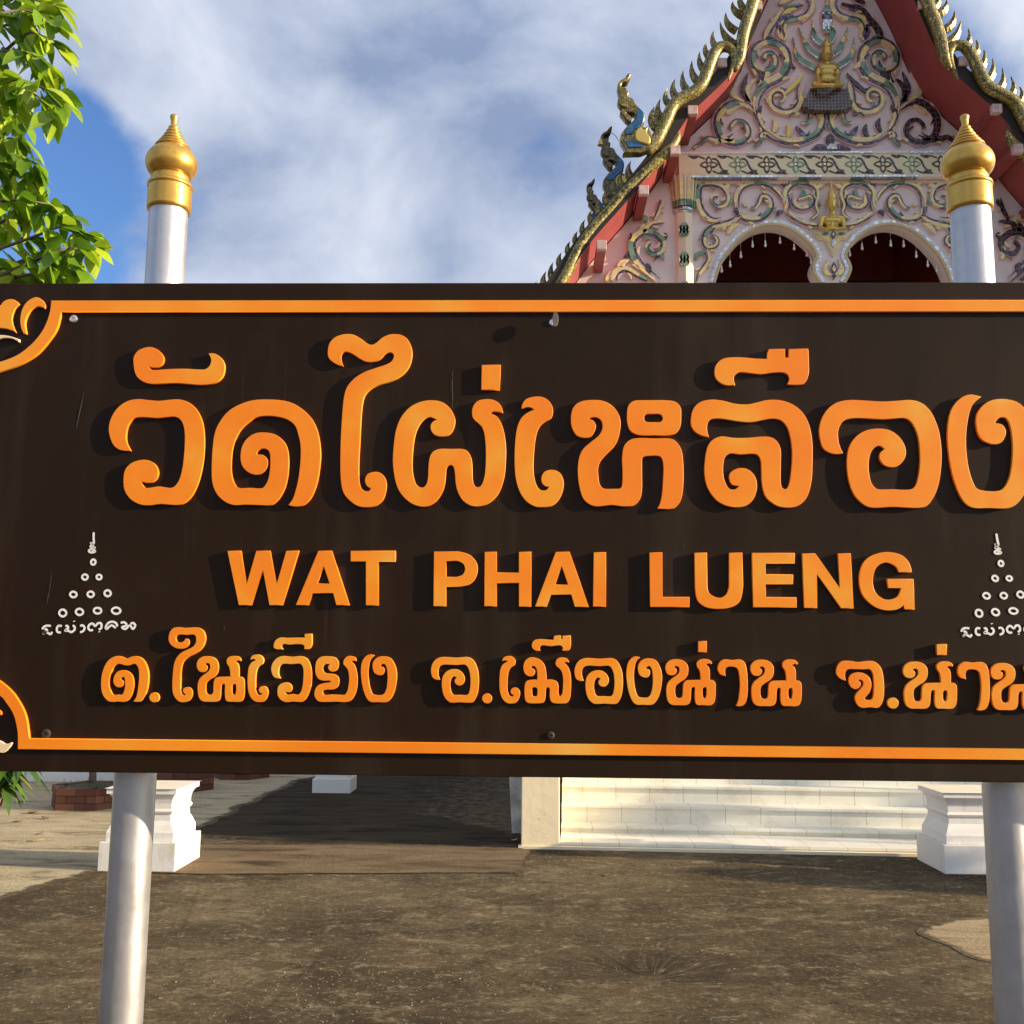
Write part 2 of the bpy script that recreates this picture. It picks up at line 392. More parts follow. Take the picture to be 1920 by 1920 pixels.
def tube(bm, pts, rad, n=8, cap=True, mi=0):
    pts = [Vector(p) for p in pts]; rings = []
    for i, p in enumerate(pts):
        t = (pts[min(i + 1, len(pts) - 1)] - pts[max(i - 1, 0)]).normalized()
        ref = Vector((0, 1, 0)) if abs(t.y) < .9 else Vector((1, 0, 0))
        a = t.cross(ref).normalized(); b = a.cross(t)
        r = rad[i] if isinstance(rad, (list, tuple)) else rad
        rings.append([bm.verts.new(p + (a * math.cos(k * 2 * math.pi / n) + b * math.sin(k * 2 * math.pi / n)) * r) for k in range(n)])
    for r0, r1 in zip(rings, rings[1:]):
        for k in range(n):
            f = bm.faces.new((r0[k], r0[(k + 1) % n], r1[(k + 1) % n], r1[k])); f.material_index = mi; f.smooth = True
    if cap:
        for r in (rings[0], rings[-1][::-1]):
            try: bm.faces.new(r).material_index = mi
            except ValueError: pass
def lathe(bm, prof, c, n=40):
    rings = [[bm.verts.new((c[0] + r * math.cos(2 * math.pi * k / n), c[1] + r * math.sin(2 * math.pi * k / n), z)) for k in range(n)] for r, z in prof]
    for r0, r1 in zip(rings, rings[1:]):
        for k in range(n):
            f = bm.faces.new((r0[k], r0[(k + 1) % n], r1[(k + 1) % n], r1[k])); f.smooth = True
    bm.faces.new(rings[0]); bm.faces.new(rings[-1])
def parse(s):
    out = []
    for tok in s.split():
        c = tok.endswith('!')
        x, y = tok.rstrip('!').split(',')
        out.append((float(x), float(y), c))
    return out
def crom(p0, p1, p2, p3, t):
    return tuple(.5 * (2 * b + (c - a) * t + (2 * a - 5 * b + 4 * c - d) * t * t + (3 * b - a - 3 * c + d) * t ** 3) for a, b, c, d in zip(p0, p1, p2, p3))
def smooth_open(pts, k=5):
    out = []
    for i in range(len(pts) - 1):
        p0 = pts[i - 1] if i else pts[i]; p3 = pts[i + 2] if i + 2 < len(pts) else pts[i + 1]
        for j in range(k): out.append(crom(p0, pts[i], pts[i + 1], p3, j / k))
    out.append(tuple(pts[-1])); return out
def smooth_closed(pts, k=4):
    n = len(pts); out = []
    xy = [p[:2] for p in pts]; c = [p[2] for p in pts]
    for i in range(n):
        a, b = xy[i], xy[(i + 1) % n]
        p0 = a if c[i] else xy[i - 1]; p3 = b if c[(i + 1) % n] else xy[(i + 2) % n]
        if c[i] and c[(i + 1) % n]: out.append(a); continue
        for j in range(k): out.append(crom(p0, a, b, p3, j / k))
    return out
def plate(name, loops, Y, thick, mats, parent=None, bevel=0.0, smooth=False):
    """loops: world (x, z) outlines, the first outer and the rest holes; front face at y = Y, depth going away from the viewer"""
    cu = bpy.data.curves.new(name, 'CURVE'); cu.dimensions = '2D'; cu.fill_mode = 'BOTH'
    for lp in loops:
        s = cu.splines.new('POLY'); s.points.add(len(lp) - 1); s.use_cyclic_u = True
        for q, (x, z) in zip(s.points, lp): q.co = (x, z, 0, 1)
    cu.extrude = thick / 2 - bevel; cu.bevel_depth = bevel; cu.bevel_resolution = 1; cu.offset = -bevel
    ob = bpy.data.objects.new(name, cu); COL.objects.link(ob)
    dg = bpy.context.evaluated_depsgraph_get()
    me = bpy.data.meshes.new_from_object(ob.evaluated_get(dg))
    bpy.data.objects.remove(ob); bpy.data.curves.remove(cu)
    me.materials.clear()
    for v in me.vertices:
        x, z, d = v.co; v.co = (x, Y + thick / 2 - d, z)
    return link(name, me, mats, parent, smooth)
def unpx(pts, Y, org=(0, 0), s=1.0):
    out = []
    for p in pts:
        q = P(org[0] + p[0] / s, org[1] + p[1] / s, Y); out.append((q.x, q.z))
    return out

# ================================================================ SETTING
def sheet(name, pts, z, mat, kind='structure', label=None):
    bm = bmesh.new()
    bm.faces.new([bm.verts.new((x, y, z)) for x, y in pts])
    bmesh.ops.recalc_face_normals(bm, faces=bm.faces[:])
    if bm.faces[:][0].normal.z < 0: bmesh.ops.reverse_faces(bm, faces=bm.faces[:])
    o = build(name, bm, mat, recalc=False); o['kind'] = kind
    return o
sheet('ground', [(-600, -300), (600, -300), (600, 900), (-600, 900)], 0, M_ground)
def soft_sheet(name, pts, z, mat, width):
    pts = [Vector((x, y, 0)) for x, y in pts]; n = len(pts)
    area = sum(pts[i].x * pts[(i + 1) % n].y - pts[(i + 1) % n].x * pts[i].y for i in range(n))
    if area < 0: pts.reverse()
    def away(q):
        m = 1e9
        for i in range(n):
            a, b = pts[i], pts[(i + 1) % n]; ab = b - a
            t = max(0, min(1, (q - a).dot(ab) / max(ab.length_squared, 1e-9))); m = min(m, (a + ab * t - q).length)
        return m
    inner = []
    for i, p in enumerate(pts):
        t = (pts[(i + 1) % n] - pts[i - 1]).normalized()
        q = p + Vector((-t.y, t.x, 0)) * width
        if away(q) > width * .8: inner.append(q)
    co = [p.xy for p in pts] + [q.xy for q in inner]
    vs, es, fs, ov, oe, of = delaunay_2d_cdt(co, [(i, (i + 1) % n) for i in range(n)], [], 1, 1e-5)
    bm = bmesh.new(); lay = bm.verts.layers.float.new('inside'); nv = []
    for v, src in zip(vs, ov):
        b = bm.verts.new((v.x, v.y, z)); b[lay] = 0 if any(k < n for k in src) else 1; nv.append(b)
    for f in fs: bm.faces.new([nv[k] for k in f])
    for f in bm.faces:
        f.normal_update()
        if f.normal.z < 0: f.normal_flip()
    o = build(name, bm, mat, recalc=False); o['kind'] = 'structure'; return o
def gp(pts): return [tuple(G(x, y).xy) for x, y in pts]
edge = smooth_open([(-500, 1790), (-150, 1722), (0, 1690), (110, 1655), (200, 1633), (300, 1600), (372, 1558), (430, 1528), (480, 1503), (560, 1467), (615, 1449)], 9)
rnd = random.Random(3)
edge = [(x + 6 * math.sin(i * .9), y + 1.6 * math.sin(i * .53)) for i, (x, y) in enumerate(edge)]
soft_sheet('concrete_path', gp(edge) + [(-3.4, 22), (-4.0, 30), (-10, 30), (-16, 30), (-16, 18), (-16, 5.0)], .004, M_pale, .22)
soft_sheet('concrete_slab', gp([(200, 1634), (300, 1638), (372, 1640), (480, 1640), (600, 1639), (700, 1639), (800, 1638), (900, 1638), (974, 1638), (984, 1618), (996, 1596), (970, 1590), (850, 1588), (700, 1586), (550, 1585), (372, 1584), (230, 1612)]), .006, M_slab, .05)
moss_shade = [(x - 6, y - 1) for x, y in edge if 372 < x < 640] + [(700, 1425), (1130, 1425), (1130, 1585), (976, 1587), (700, 1584), (380, 1583)]
soft_sheet('moss_shade_ground', gp(moss_shade), .002, M_moss_shade, .06)  # mossy concrete beside the stairs, shadow painted in along with the moss
pt = smooth_closed([(x, y, False) for x, y in ((1742, 1746), (1790, 1733), (1850, 1729), (1960, 1727), (2080, 1740), (2080, 1830), (1960, 1815), (1880, 1800), (1828, 1790), (1790, 1772), (1745, 1757))], 7)
pt = [(x + (x - 1900) * .12, y + (y - 1765) * .25) for x, y in pt]
soft_sheet('sandy_patch', gp(pt), .0025, M_patch, .13)
# grit and small pebbles lying over the yard
bm = bmesh.new()
for i in range(820):
    if i < 500: px, py = rnd.uniform(-100, 2000), 1590 + 330 * rnd.random() ** .8
    else: px, py = rnd.gauss(650, 170), rnd.gauss(1850, 45)
    if py < 1590: continue
    c = G(px, py); r = rnd.uniform(.0012, .0036) * (1.7 if rnd.random() < .08 else 1) * (1 if i < 500 else 1.25)
    mtx = Matrix.Translation((c.x, c.y, r * .3)) @ Matrix.Rotation(rnd.uniform(0, 6), 4, 'Z') @ Matrix.Diagonal((r * rnd.uniform(.8, 1.6), r, r * .6, 1))
    bmesh.ops.create_icosphere(bm, subdivisions=1, radius=1, matrix=mtx)
o = build('gravel', bm, M_peb); o['kind'] = 'stuff'; o['label'] = 'loose pale grit scattered over the dark yard'

# ================================================================ NAME SIGN
S = 2.5
sign = empty('temple_name_sign', (P(1067, 990, S).x, S + .14, 0), 'large brown temple name sign with raised orange Thai lettering on two silver posts', 'sign')
zt, zb = P(1008, 530, S).z, P(1008, 1457.5, S).z
xl, xr = P(-120, 990, S).x, P(2262, 990, S).x
bm = bmesh.new(); box(bm, (xl, S, zb), (xr, S + .03, zt)); build('board', bm, M_board, sign, bevel=.002)
bm = bmesh.new()
box(bm, (xl + .05, S + .031, zt - .16), (xr - .05, S + .069, zt - .11)); build('back_rail', bm, M_silver, sign)
bm = bmesh.new()
box(bm, (xl + .05, S + .031, zb + .11), (xr - .05, S + .069, zb + .16)); build('back_rail', bm, M_silver, sign)
# posts with gilded finials
PY = S + .125
for (px, py) in ((309, 525), (1826.5, 525)):
    c = P(px, py, PY); k = PY / F * 1.02
    ztop = P(px, 392, PY).z
    bm = bmesh.new(); r = 36.6 * k
    lathe(bm, [(r, 0), (r, .5), (r, 1.2), (r, 2.0), (r, ztop - .02), (r * .985, ztop - .015), (r * .985, ztop - .012), (r, ztop - .01), (r * .985, ztop - .004), (r, ztop), (r, ztop + .03)], (c.x, c.y), 48)
    post = build('post', bm, M_silver, sign)
    prof = [(1905, 335), (1890, 392), (1830, 400), (1500, 396), (1478, 396), (1470, 412), (1440, 416), (1412, 408), (1395, 380), (1385, 350), (1360, 345), (1345, 356), (1325, 342), (1305, 352), (1285, 338), (1268, 330)]
    prof += [(1035 + 345 * math.sin(math.radians(q)), 472 * math.cos(math.radians(q))) for q in range(42, -52, -6)]
    for yc, rr in ((735, 326), (668, 272), (600, 222), (528, 176), (455, 134), (388, 100)):
        prof += [(yc + 30, rr * .86), (yc + 20, rr * .97), (yc + 8, rr), (yc - 10, rr * .97), (yc - 24, rr * .82), (yc - 32, rr * .76)]
    prof += [(345, 60), (330, 58), (260, 64), (215, 76), (190, 82), (168, 76), (150, 48), (145, 8)]
    x0 = px + 5
    pr = [(rr / 9.6 * k, P(x0, 200 + yy / 9.6, PY).z) for yy, rr in prof]
    bm = bmesh.new(); lathe(bm, pr, (c.x, c.y), 48)
    build('finial', bm, M_gold, post, smooth=True)

TH = .0092
def letter(loops, org, s, xf=None, mat=None):
    """outline traced in the pixels of one enlargement (origin, scale)"""
    ls = []
    for lp in loops:
        pts = parse(lp) if isinstance(lp, str) else lp
        if xf:
            sx, sy, tx, ty = xf; pts = [(a * sx + tx, b * sy + ty, c) for a, b, c in pts]
        ls.append(unpx(smooth_closed(pts, 4), S - TH, org, s))
    return plate('letter', ls, S - TH, TH, mat or M_or, sign, .0008)
def fit(src, dst):
    """scale and shift taking box src (x0,x1,y0,y1) to dst"""
    sx = (dst[1] - dst[0]) / (src[1] - src[0]); sy = (dst[3] - dst[2]) / (src[3] - src[2])
    return (sx, sy, dst[0] - src[0] * sx, dst[2] - src[2] * sy)
wo_ = '815,1150 830,1060 880,980 950,930 1030,913 1110,920 1190,926 1270,918 1340,915 1410,935 1465,980 1505,1050 1528,1140 1535,1250 1525,1380 1500,1500 1460,1600 1410,1670 1350,1705 1270,1705 1200,1700 1120,1710 1050,1703 980,1665 935,1600 925,1530 935,1450 980,1395 1050,1370 1110,1372 1160,1400 1185,1450 1178,1500 1145,1535 1100,1540 1058,1530! 1070,1560 1095,1580 1140,1575 1190,1568 1240,1575 1285,1578 1320,1555 1350,1500 1372,1400 1383,1280 1385,1180 1375,1110 1350,1065 1310,1045 1250,1048 1180,1055 1110,1050 1050,1048 1000,1060 960,1110 945,1180 950,1240 980,1300! 930,1300 880,1285 840,1240'
o_ang = '165,960 185,850 240,760 320,705 430,685 560,690 700,698 830,692 950,685 1040,710 1110,770 1160,860 1195,970 1213,1120 1210,1260 1190,1400 1150,1510 1090,1590 1020,1610 920,1608 790,1602 640,1610 560,1590 480,1520 430,1420 405,1290 405,1170 430,1070 490,990 570,945 670,930 770,945 850,1000 895,1070 908,1140 890,1200 840,1250 780,1262 720,1240 685,1190 688,1140 725,1105! 690,1080 650,1085 610,1130 590,1210 590,1300 610,1390 655,1445 720,1452 800,1450 880,1455 950,1450 990,1420 1015,1340 1030,1220 1025,1080 1005,970 960,880 905,842 830,842 720,850 600,845 480,840 390,855 345,900 325,970 335,1060 368,1142! 310,1150 240,1130 190,1080'
sara_e = '1237,800! 1245,755 1280,710 1350,690 1420,692 1480,725 1515,780 1520,840 1500,885 1455,910 1410,945 1380,1000 1360,1090 1348,1220 1345,1340 1355,1430 1380,1500 1415,1532 1460,1530 1485,1500! 1450,1495 1420,1460 1418,1410 1445,1365 1500,1348 1560,1360 1600,1400 1618,1470 1605,1550 1570,1620 1510,1672 1430,1685 1350,1675 1270,1620 1215,1530 1185,1420 1175,1290 1178,1130 1195,980 1230,890 1280,840 1350,805! 1320,788 1280,785'
ngo = '1480,388! 1435,378 1390,395 1350,450 1335,540 1340,640 1360,750 1395,840 1440,882 1520,885 1600,885 1650,850 1690,770 1712,660 1715,570 1695,490 1650,420 1580,398 1510,410 1465,460 1460,520 1480,575 1530,600 1570,590 1588,550 1575,515 1540,505! 1560,482 1590,485 1610,530 1618,620 1610,720 1590,780 1555,808 1480,805 1450,780 1425,700 1415,600 1420,510 1440,430'
sara_ue = '1112,370 1125,320 1170,280 1240,268 1330,270 1420,278 1490,280! 1492,240 1505,208! 1620,208! 1622,270! 1645,270! 1648,208! 1788,206! 1792,310 1790,390 1765,450 1720,466 1635,464! 1650,430 1640,395 1605,378 1540,378 1450,390 1370,382 1300,375 1260,395 1250,430 1262,466! 1200,470 1145,445 1118,410'
no_nu = '1270,560 1285,500 1330,460 1400,450 1470,465 1520,510 1535,570 1525,640 1490,690 1430,730 1390,770 1382,830 1390,890 1420,912 1455,905 1470,870 1472,800 1480,740 1510,705 1570,698 1675,695! 1672,640 1660,580 1635,540 1632,490 1665,455 1720,447 1775,458 1805,490 1800,510! 1770,502 1735,515! 1765,540 1782,600 1782,695! 1820,702 1845,740 1848,830 1842,930 1820,980 1780,1000 1700,998 1640,995 1615,960 1608,880 1610,800 1600,783 1575,790 1565,840 1562,920 1545,975 1500,998 1420,998 1350,995 1305,960 1285,890 1282,800 1300,730 1345,680 1400,640 1430,600 1430,555 1410,535 1385,535 1370,548! 1395,565 1400,600 1375,635 1330,643 1290,620'
no_hole = '1700,800 1720,785 1740,790 1745,850 1735,905 1715,912 1700,890 1697,840'
sara_aa = '1143,290 1155,250 1190,225 1250,230 1310,226 1345,250 1362,310 1368,400 1365,500 1345,560 1310,578 1280,575! 1298,530 1308,450 1308,380 1298,310 1275,285 1230,280 1205,290 1198,320 1202,352! 1165,340 1148,315'
Z1 = ((0, 520), 4.0); Z2 = ((380, 600), 4.8); Z3 = ((720, 600), 4.8); Z4 = ((1050, 600), 3.84); Z5 = ((1500, 600), 4.571)
letter(['1000,640 1005,590 1040,545 1110,522 1170,535 1210,570 1228,610 1215,650 1180,672 1150,675 1115,668! 1130,688 1160,695 1260,688 1380,685 1480,690 1540,688 1575,655 1582,610 1562,570! 1610,572 1660,605 1685,660 1675,730 1640,775 1580,800 1500,806 1420,800 1320,793 1220,797 1130,798 1060,775 1015,725'], *Z1)
letter([wo_], *Z1)
letter(['770,1665! 810,1610 840,1520 865,1400 880,1250 880,1130 860,1030 830,950 770,900 700,875 600,862 500,870 430,905 350,975 300,1060 270,1160 258,1290 262,1400 290,1480 330,1512 420,1510 520,1515 560,1490 590,1430 605,1340 608,1250 600,1190 570,1160 530,1158 495,1180 485,1210! 540,1215 580,1250 585,1300 565,1350 520,1385 470,1392 410,1370 360,1320 340,1250 350,1150 395,1070 470,1020 560,1012 650,1030 720,1080 760,1150 775,1250 770,1380 745,1500 700,1590 650,1645 600,1668 500,1665 380,1662 280,1665 200,1635 130,1570 90,1480 80,1380 85,1200 105,1030 150,920 230,820 330,760 450,722 600,715 740,728 850,770 950,850 1010,940 1045,1050 1062,1200 1050,1350 1025,1480 980,1590 930,1650 880,1675 820,1678'], *Z2)
letter(['1125,280 1140,210 1190,155 1270,128 1350,130 1420,165 1480,210 1520,222 1560,205 1620,155 1690,128 1770,130 1830,160 1870,220 1885,300 1870,390 1830,460 1760,520 1670,560 1570,590 1500,630 1455,690 1435,780 1425,900 1415,1100 1405,1300 1408,1430 1425,1510 1465,1540 1500,1535 1512,1515! 1475,1490 1460,1440 1480,1390 1530,1368 1590,1372 1635,1410 1655,1470 1650,1540 1620,1620 1560,1670 1490,1685 1400,1675 1330,1630 1270,1560 1245,1460 1238,1300 1243,1050 1255,850 1270,700 1300,600 1370,520 1460,465 1560,430 1650,400 1700,370 1720,330 1710,300 1680,292 1640,310 1600,350 1540,375 1470,375 1410,345 1350,305 1300,285 1265,292 1245,330 1250,375 1265,415! 1220,405 1160,370 1130,330'], *Z2)
letter(['80,1300 85,1150 105,1000 150,880 230,785 330,735 430,722 520,738 590,790 630,860 640,920 620,990 580,1035 520,1048 460,1035 425,995 420,945 445,910 475,900! 440,880 400,875 350,905 310,960 275,1060 258,1200 255,1330 270,1430 300,1490 345,1508 380,1480 395,1420 400,1320 410,1240 440,1185 500,1160 600,1160 700,1160 750,1180 785,1240 795,1330 798,1430 815,1490 845,1505 880,1480 905,1400 915,1290 915,1150 905,1040 885,970 850,930 810,895 792,850 800,780 840,730 900,713 970,715 1030,745 1060,790 1072,840! 1030,825 985,822 955,838! 1010,865 1050,920 1080,1010 1097,1130 1097,1260 1085,1400 1050,1520 1000,1600 930,1655 850,1678 780,1670 710,1625 665,1550 645,1470 638,1380 625,1320 600,1305 575,1315 560,1350 555,1420 540,1510 500,1590 450,1645 380,1678 310,1675 230,1640 150,1560 105,1460'], *Z3)
letter(['880,403! 1050,403! 1042,628! 875,628!'], *Z3)
letter([sara_e], *Z3)
letter(['78,720 90,640 140,590 230,575 320,585 390,630 430,700 435,770 420,850 390,910 340,960 295,1010 275,1060 275,1120 285,1180 315,1213 380,1215 430,1212 448,1180 450,1080 447,990 460,910 500,865 560,850 680,852 790,853 840,880 875,940 888,1050 888,1180 875,1280 845,1335 800,1360 700,1358! 720,1320 735,1250 742,1150 745,1060 735,1000 705,978 640,978 600,985 590,1010 590,1100 590,1220 575,1290 530,1335 460,1342 370,1332 270,1342 210,1325 165,1280 140,1200 128,1100 135,1000 165,930 220,880 280,830 305,780 300,730 270,703 230,700 205,712! 240,725 258,760 250,800 220,840 170,848 120,830 88,780'], *Z4)
letter(['482,690 490,620 530,582 600,577 680,577 760,577 830,588 868,630 872,690 868,760 840,810 780,830 680,830 570,828 510,800 487,750', '605,705 620,678 670,676 720,678 740,705 725,732 672,735 620,732'], *Z4)
letter(['942,730 955,650 1000,595 1080,573 1170,580 1260,602 1350,607 1430,590 1500,575 1590,578 1680,610 1750,670 1795,760 1817,880 1818,1020 1812,1150 1785,1260 1740,1320 1680,1348 1600,1348 1540,1325 1480,1270 1455,1180 1450,1080 1445,1010 1420,970 1370,963 1300,968 1230,960 1190,985 1175,1040 1175,1110 1190,1170 1220,1215 1260,1218 1290,1195! 1240,1185 1218,1140 1230,1095 1280,1068 1340,1070 1390,1105 1415,1160 1415,1230 1385,1300 1330,1340 1250,1348 1170,1325 1110,1280 1060,1200 1040,1100 1045,1000 1060,920 1095,865 1160,838 1250,848 1350,848 1440,840 1510,842 1560,870 1588,930 1590,1020 1588,1120 1592,1190 1610,1215 1635,1210 1655,1160 1668,1060 1672,950 1660,850 1635,770 1590,722 1530,710 1460,720 1380,735 1290,730 1200,715 1130,708 1080,718 1060,755 1060,800 1072,842! 1030,835 980,810 952,775'], *Z4)
letter([sara_ue], *Z4)
letter([o_ang], *Z5)
letter([ngo], *Z5, xf=fit((1335, 1715, 378, 885), (1265, 2017, 638, 1612)))
# Latin line
A1 = ((400, 1010), 2.526); A2 = ((1160, 1010), 3.2)
def poly(s): return ' '.join(t + '!' for t in s.split())
for lp in (['66,57 130,57 158,215 203,57 268,57 300,215 345,57 405,57 328,315 265,315 235,150 180,315 120,315'],
           ['497,57 560,57 645,315 582,315 567,258 470,258 450,315 390,315', '523,130 550,212 493,212'],
           ['650,57 863,57 863,108 782,108 782,316 722,316 722,108 650,108'],
           ['1285,62 1342,62 1342,160 1447,160 1447,62 1506,62 1506,322 1447,322 1447,210 1342,210 1342,320 1283,320'],
           ['1622,62 1687,62 1778,323 1712,323 1695,265 1600,265 1580,322 1523,322', '1650,130 1680,217 1620,217'],
           ['1802,64 1860,64 1860,322 1798,322']):
    letter([poly(q) for q in lp], *A1)
letter(['1045,60! 1160,60! 1212,75 1245,110 1252,150 1240,190 1210,218 1165,228! 1103,228! 1103,320! 1042,320!', '1103,105! 1155,105! 1182,118 1192,145 1180,170 1152,181! 1103,181!'], *A1)
for q in ('185,82 262,82 263,350 425,350 425,410 188,410', '800,84 1057,86 1057,148 882,148 882,213 1047,215 1047,272 882,272 884,350 1067,352 1069,413 807,412',
          '1102,88 1180,88 1328,297 1316,88 1393,88 1410,418 1335,418 1190,212 1192,416 1113,416'):
    letter([poly(q)], *A2)
letter(['455,84! 530,84! 532,285! 545,330 600,355 645,335 663,285! 663,84! 742,84! 747,285! 730,370 680,410 600,422 520,410 470,365 458,285!'], *A2)
letter(['1760,200! 1682,202! 1660,165 1600,143 1545,175 1525,250 1540,320 1585,360 1630,365 1675,345 1695,297! 1618,297! 1612,240! 1770,242! 1777,425! 1715,425! 1710,400! 1670,425 1600,430 1530,405 1465,340 1443,250 1460,160 1510,105 1600,80 1690,95 1740,140'], *A2)
# lower Thai line
B1 = ((170, 1160), 6.4); B2 = ((440, 1160), 5.647); B3 = ((780, 1160), 5.647); B4 = ((1060, 1180), 4.0); B5 = ((1540, 1180), 5.053)
BW, BO, BE, BN, BU = (815, 1535, 913, 1710), (165, 1213, 685, 1612), (1175, 1618, 690, 1685), (1270, 1848, 447, 1000), (1112, 1792, 206, 470)
BG, BA = (1335, 1715, 378, 885), (1143, 1368, 225, 578)
def dot(cx, cy, r): return [(cx + r * math.cos(a * math.pi / 6), cy + r * math.sin(a * math.pi / 6), False) for a in range(12)]
letter(['510,995! 545,940 565,850 578,730 578,640 565,580 535,545 500,545 460,560 410,560 360,545 320,545 280,575 245,640 225,720 222,800 240,870 275,915 330,910 370,912 395,880 410,820 410,740 400,705 375,703 358,725! 390,745 395,780 375,815 330,825 290,800 270,750 285,680 330,630 400,618 460,640 505,690 520,770 512,850 485,930 440,985 390,1000 330,995 270,1000 210,990 160,940 130,870 122,770 135,660 170,560 220,490 290,452 350,450 400,468 440,475 490,455 550,450 610,475 660,540 690,640 692,740 675,850 640,940 600,990 560,1000'], *B1)
letter([dot(762, 945, 60)], *B1)
letter(['932,240 945,170 985,115 1050,102 1130,110 1220,105 1290,108 1345,140 1370,190 1375,250 1355,320 1310,380 1240,425 1170,460 1115,510 1090,580 1080,680 1078,780 1080,850 1095,905 1120,920 1135,908! 1108,880 1112,840 1150,822 1195,830 1222,870 1218,930 1185,980 1130,1002 1070,1000 1020,960 985,890 978,790 985,650 1000,540 1035,460 1090,405 1160,370 1220,340 1255,300 1265,250 1255,205 1225,190 1150,195 1080,190 1040,200 1020,235 1035,275 1075,285 1115,270 1135,240! 1170,245 1185,285 1165,330 1110,360 1040,358 980,330 945,290'], *B1)
letter([no_nu, no_hole], *B1)
letter([sara_e], *B2, xf=fit(BE, (135, 355, 380, 885)))
letter(['412,280 430,230 480,200 560,203 650,200 740,200! 740,160! 818,160! 820,240 812,290 780,322 732,322! 738,300 720,275 650,270 580,275 520,268 495,290 510,325! 450,325 415,310'], *B2)
letter([wo_], *B2, xf=fit(BW, (385, 818, 395, 885)))
letter(['852,520 865,450 910,405 990,398 1060,410 1098,450 1100,500 1080,545 1035,562 1000,545 988,510 1005,485! 970,480 940,500 935,540 960,575 1010,582 1060,590 1098,620 1105,670 1090,720 1040,750 980,752 940,760 930,785 950,808 1020,803 1100,805 1160,805 1190,770 1205,700 1210,620 1200,550 1175,510 1150,480 1158,430 1195,397 1240,397 1280,415 1290,450! 1255,447 1235,455! 1270,490 1292,560 1302,640 1295,730 1270,810 1230,865 1170,885 1080,880 980,883 900,880 860,850 842,800 855,740 890,700 950,682 1000,675 1015,665 1000,657 940,657 890,640 858,590'], *B2)
letter([ngo], *B2)
letter([o_ang], *B3, xf=fit(BO, (157, 665, 405, 892)))
letter([dot(752, 845, 53)], *B3)
letter([sara_e], *B3, xf=fit(BE, (882, 1102, 395, 900)))
letter(['1137,500 1155,445 1200,412 1260,412 1320,440 1360,490 1378,570 1383,645! 1440,645 1490,665 1508,710 1508,780 1515,815 1530,818 1548,790 1555,720 1557,640 1545,570 1520,530 1485,500 1478,460 1500,420 1550,410 1600,425 1622,465! 1590,460 1565,468! 1600,495 1630,560 1642,650 1640,750 1630,840 1600,890 1540,900 1460,895 1425,870 1415,810 1415,745 1400,728 1380,735 1373,780 1368,850 1345,890 1280,898 1200,895 1160,870 1148,800 1150,720 1165,665 1210,648 1283,645! 1283,580 1275,530 1255,505 1225,505 1220,520! 1255,540 1260,575 1240,605 1200,612 1160,590 1140,550', '1230,735 1255,727 1282,740 1285,780 1278,818 1250,822 1232,810 1230,770'], *B3)
letter([sara_ue], *B3, xf=fit(BU, (1225, 1640, 178, 342)))
letter([o_ang], *B4, xf=fit(BO, (68, 432, 215, 562)))
letter([ngo], *B4, xf=fit(BG, (458, 725, 203, 567)))
letter([no_nu, no_hole], *B4, xf=fit(BN, (750, 1127, 222, 571)))
letter(['997,88! 1061,88! 1061,172! 996,172!'], *B4)
letter([sara_aa], *B4)
letter([no_nu, no_hole], *B4, xf=fit(BN, (1388, 1773, 225, 578)))
letter(['140,400 155,340 200,300 280,300 350,310 430,300 500,305 555,350 585,430 595,540 592,640 570,710 530,745 460,740 390,745 345,720 318,660 330,610 375,560 398,525 392,490 368,478 345,482! 368,500 374,525 358,552 320,568 280,545 258,490 280,430 340,408 410,420 460,465 475,530 460,590 430,630 410,655 430,668 470,668 490,640 497,570 497,490 488,420 460,380 400,380 320,378 250,380 228,410 225,450 232,487! 190,475 152,440'], *B5)
letter([dot(680, 700, 53)], *B5)
letter([no_nu, no_hole], *B5, xf=fit(BN, (775, 1286, 303, 755)))
letter(['1093,140! 1191,140! 1190,243! 1097,245!'], *B5)
letter([sara_aa], *B5, xf=fit(BA, (1292, 1597, 308, 770)))
letter([no_nu, no_hole], *B5, xf=fit(BN, (1605, 2118, 316, 768)))

# border with scooped corners, mirrored left to right
xm = (xl + xr) / 2
def corner(pts_out, pts_in):
    return unpx(smooth_open(pts_out, 4), S - TH), unpx(smooth_open(pts_in, 4), S - TH)
to, ti = corner([(95.8, 563), (94, 580), (90, 596), (81.5, 616), (69, 634), (52, 651), (31, 666), (0, 678), (-46, 688)], [(115, 584.5), (112.5, 596), (105, 620), (84, 649), (66, 667), (37, 684), (0, 697), (-26, 705)])
bo, bi = corner([(33, 1405), (32.8, 1375), (28, 1349), (21, 1332), (10.5, 1317), (0, 1305), (-46, 1274)], [(55, 1384.5), (51, 1354), (45, 1333), (34, 1312.5), (21, 1295), (0, 1277), (-26, 1262)])
mir = lambda pts: [(2 * xm - x, z) for x, z in pts]
ztop_o, ztop_i = to[0][1], ti[0][1]
zbot_o, zbot_i = bo[0][1], bi[0][1]
outer = to + bo[::-1]; inner = ti + bi[::-1]
outer = outer + mir(outer)[::-1]; inner = inner + mir(inner)[::-1]
plate('border_frame', [outer, inner], S - TH, TH, M_orb, sign, .0011)
def orn(pieces, name='corner_ornament', pale=None):
    for flip in (False, True):
        allv = None
        for i, (lp, mt) in enumerate(pieces):
            q = unpx(smooth_closed(parse(lp), 4), S - TH, *orn_z)
            if flip: q = mir(q)
            plate(name, [q], S - TH, TH, mt, sign, .0011)
orn_z = ((0, 530), 10.667)
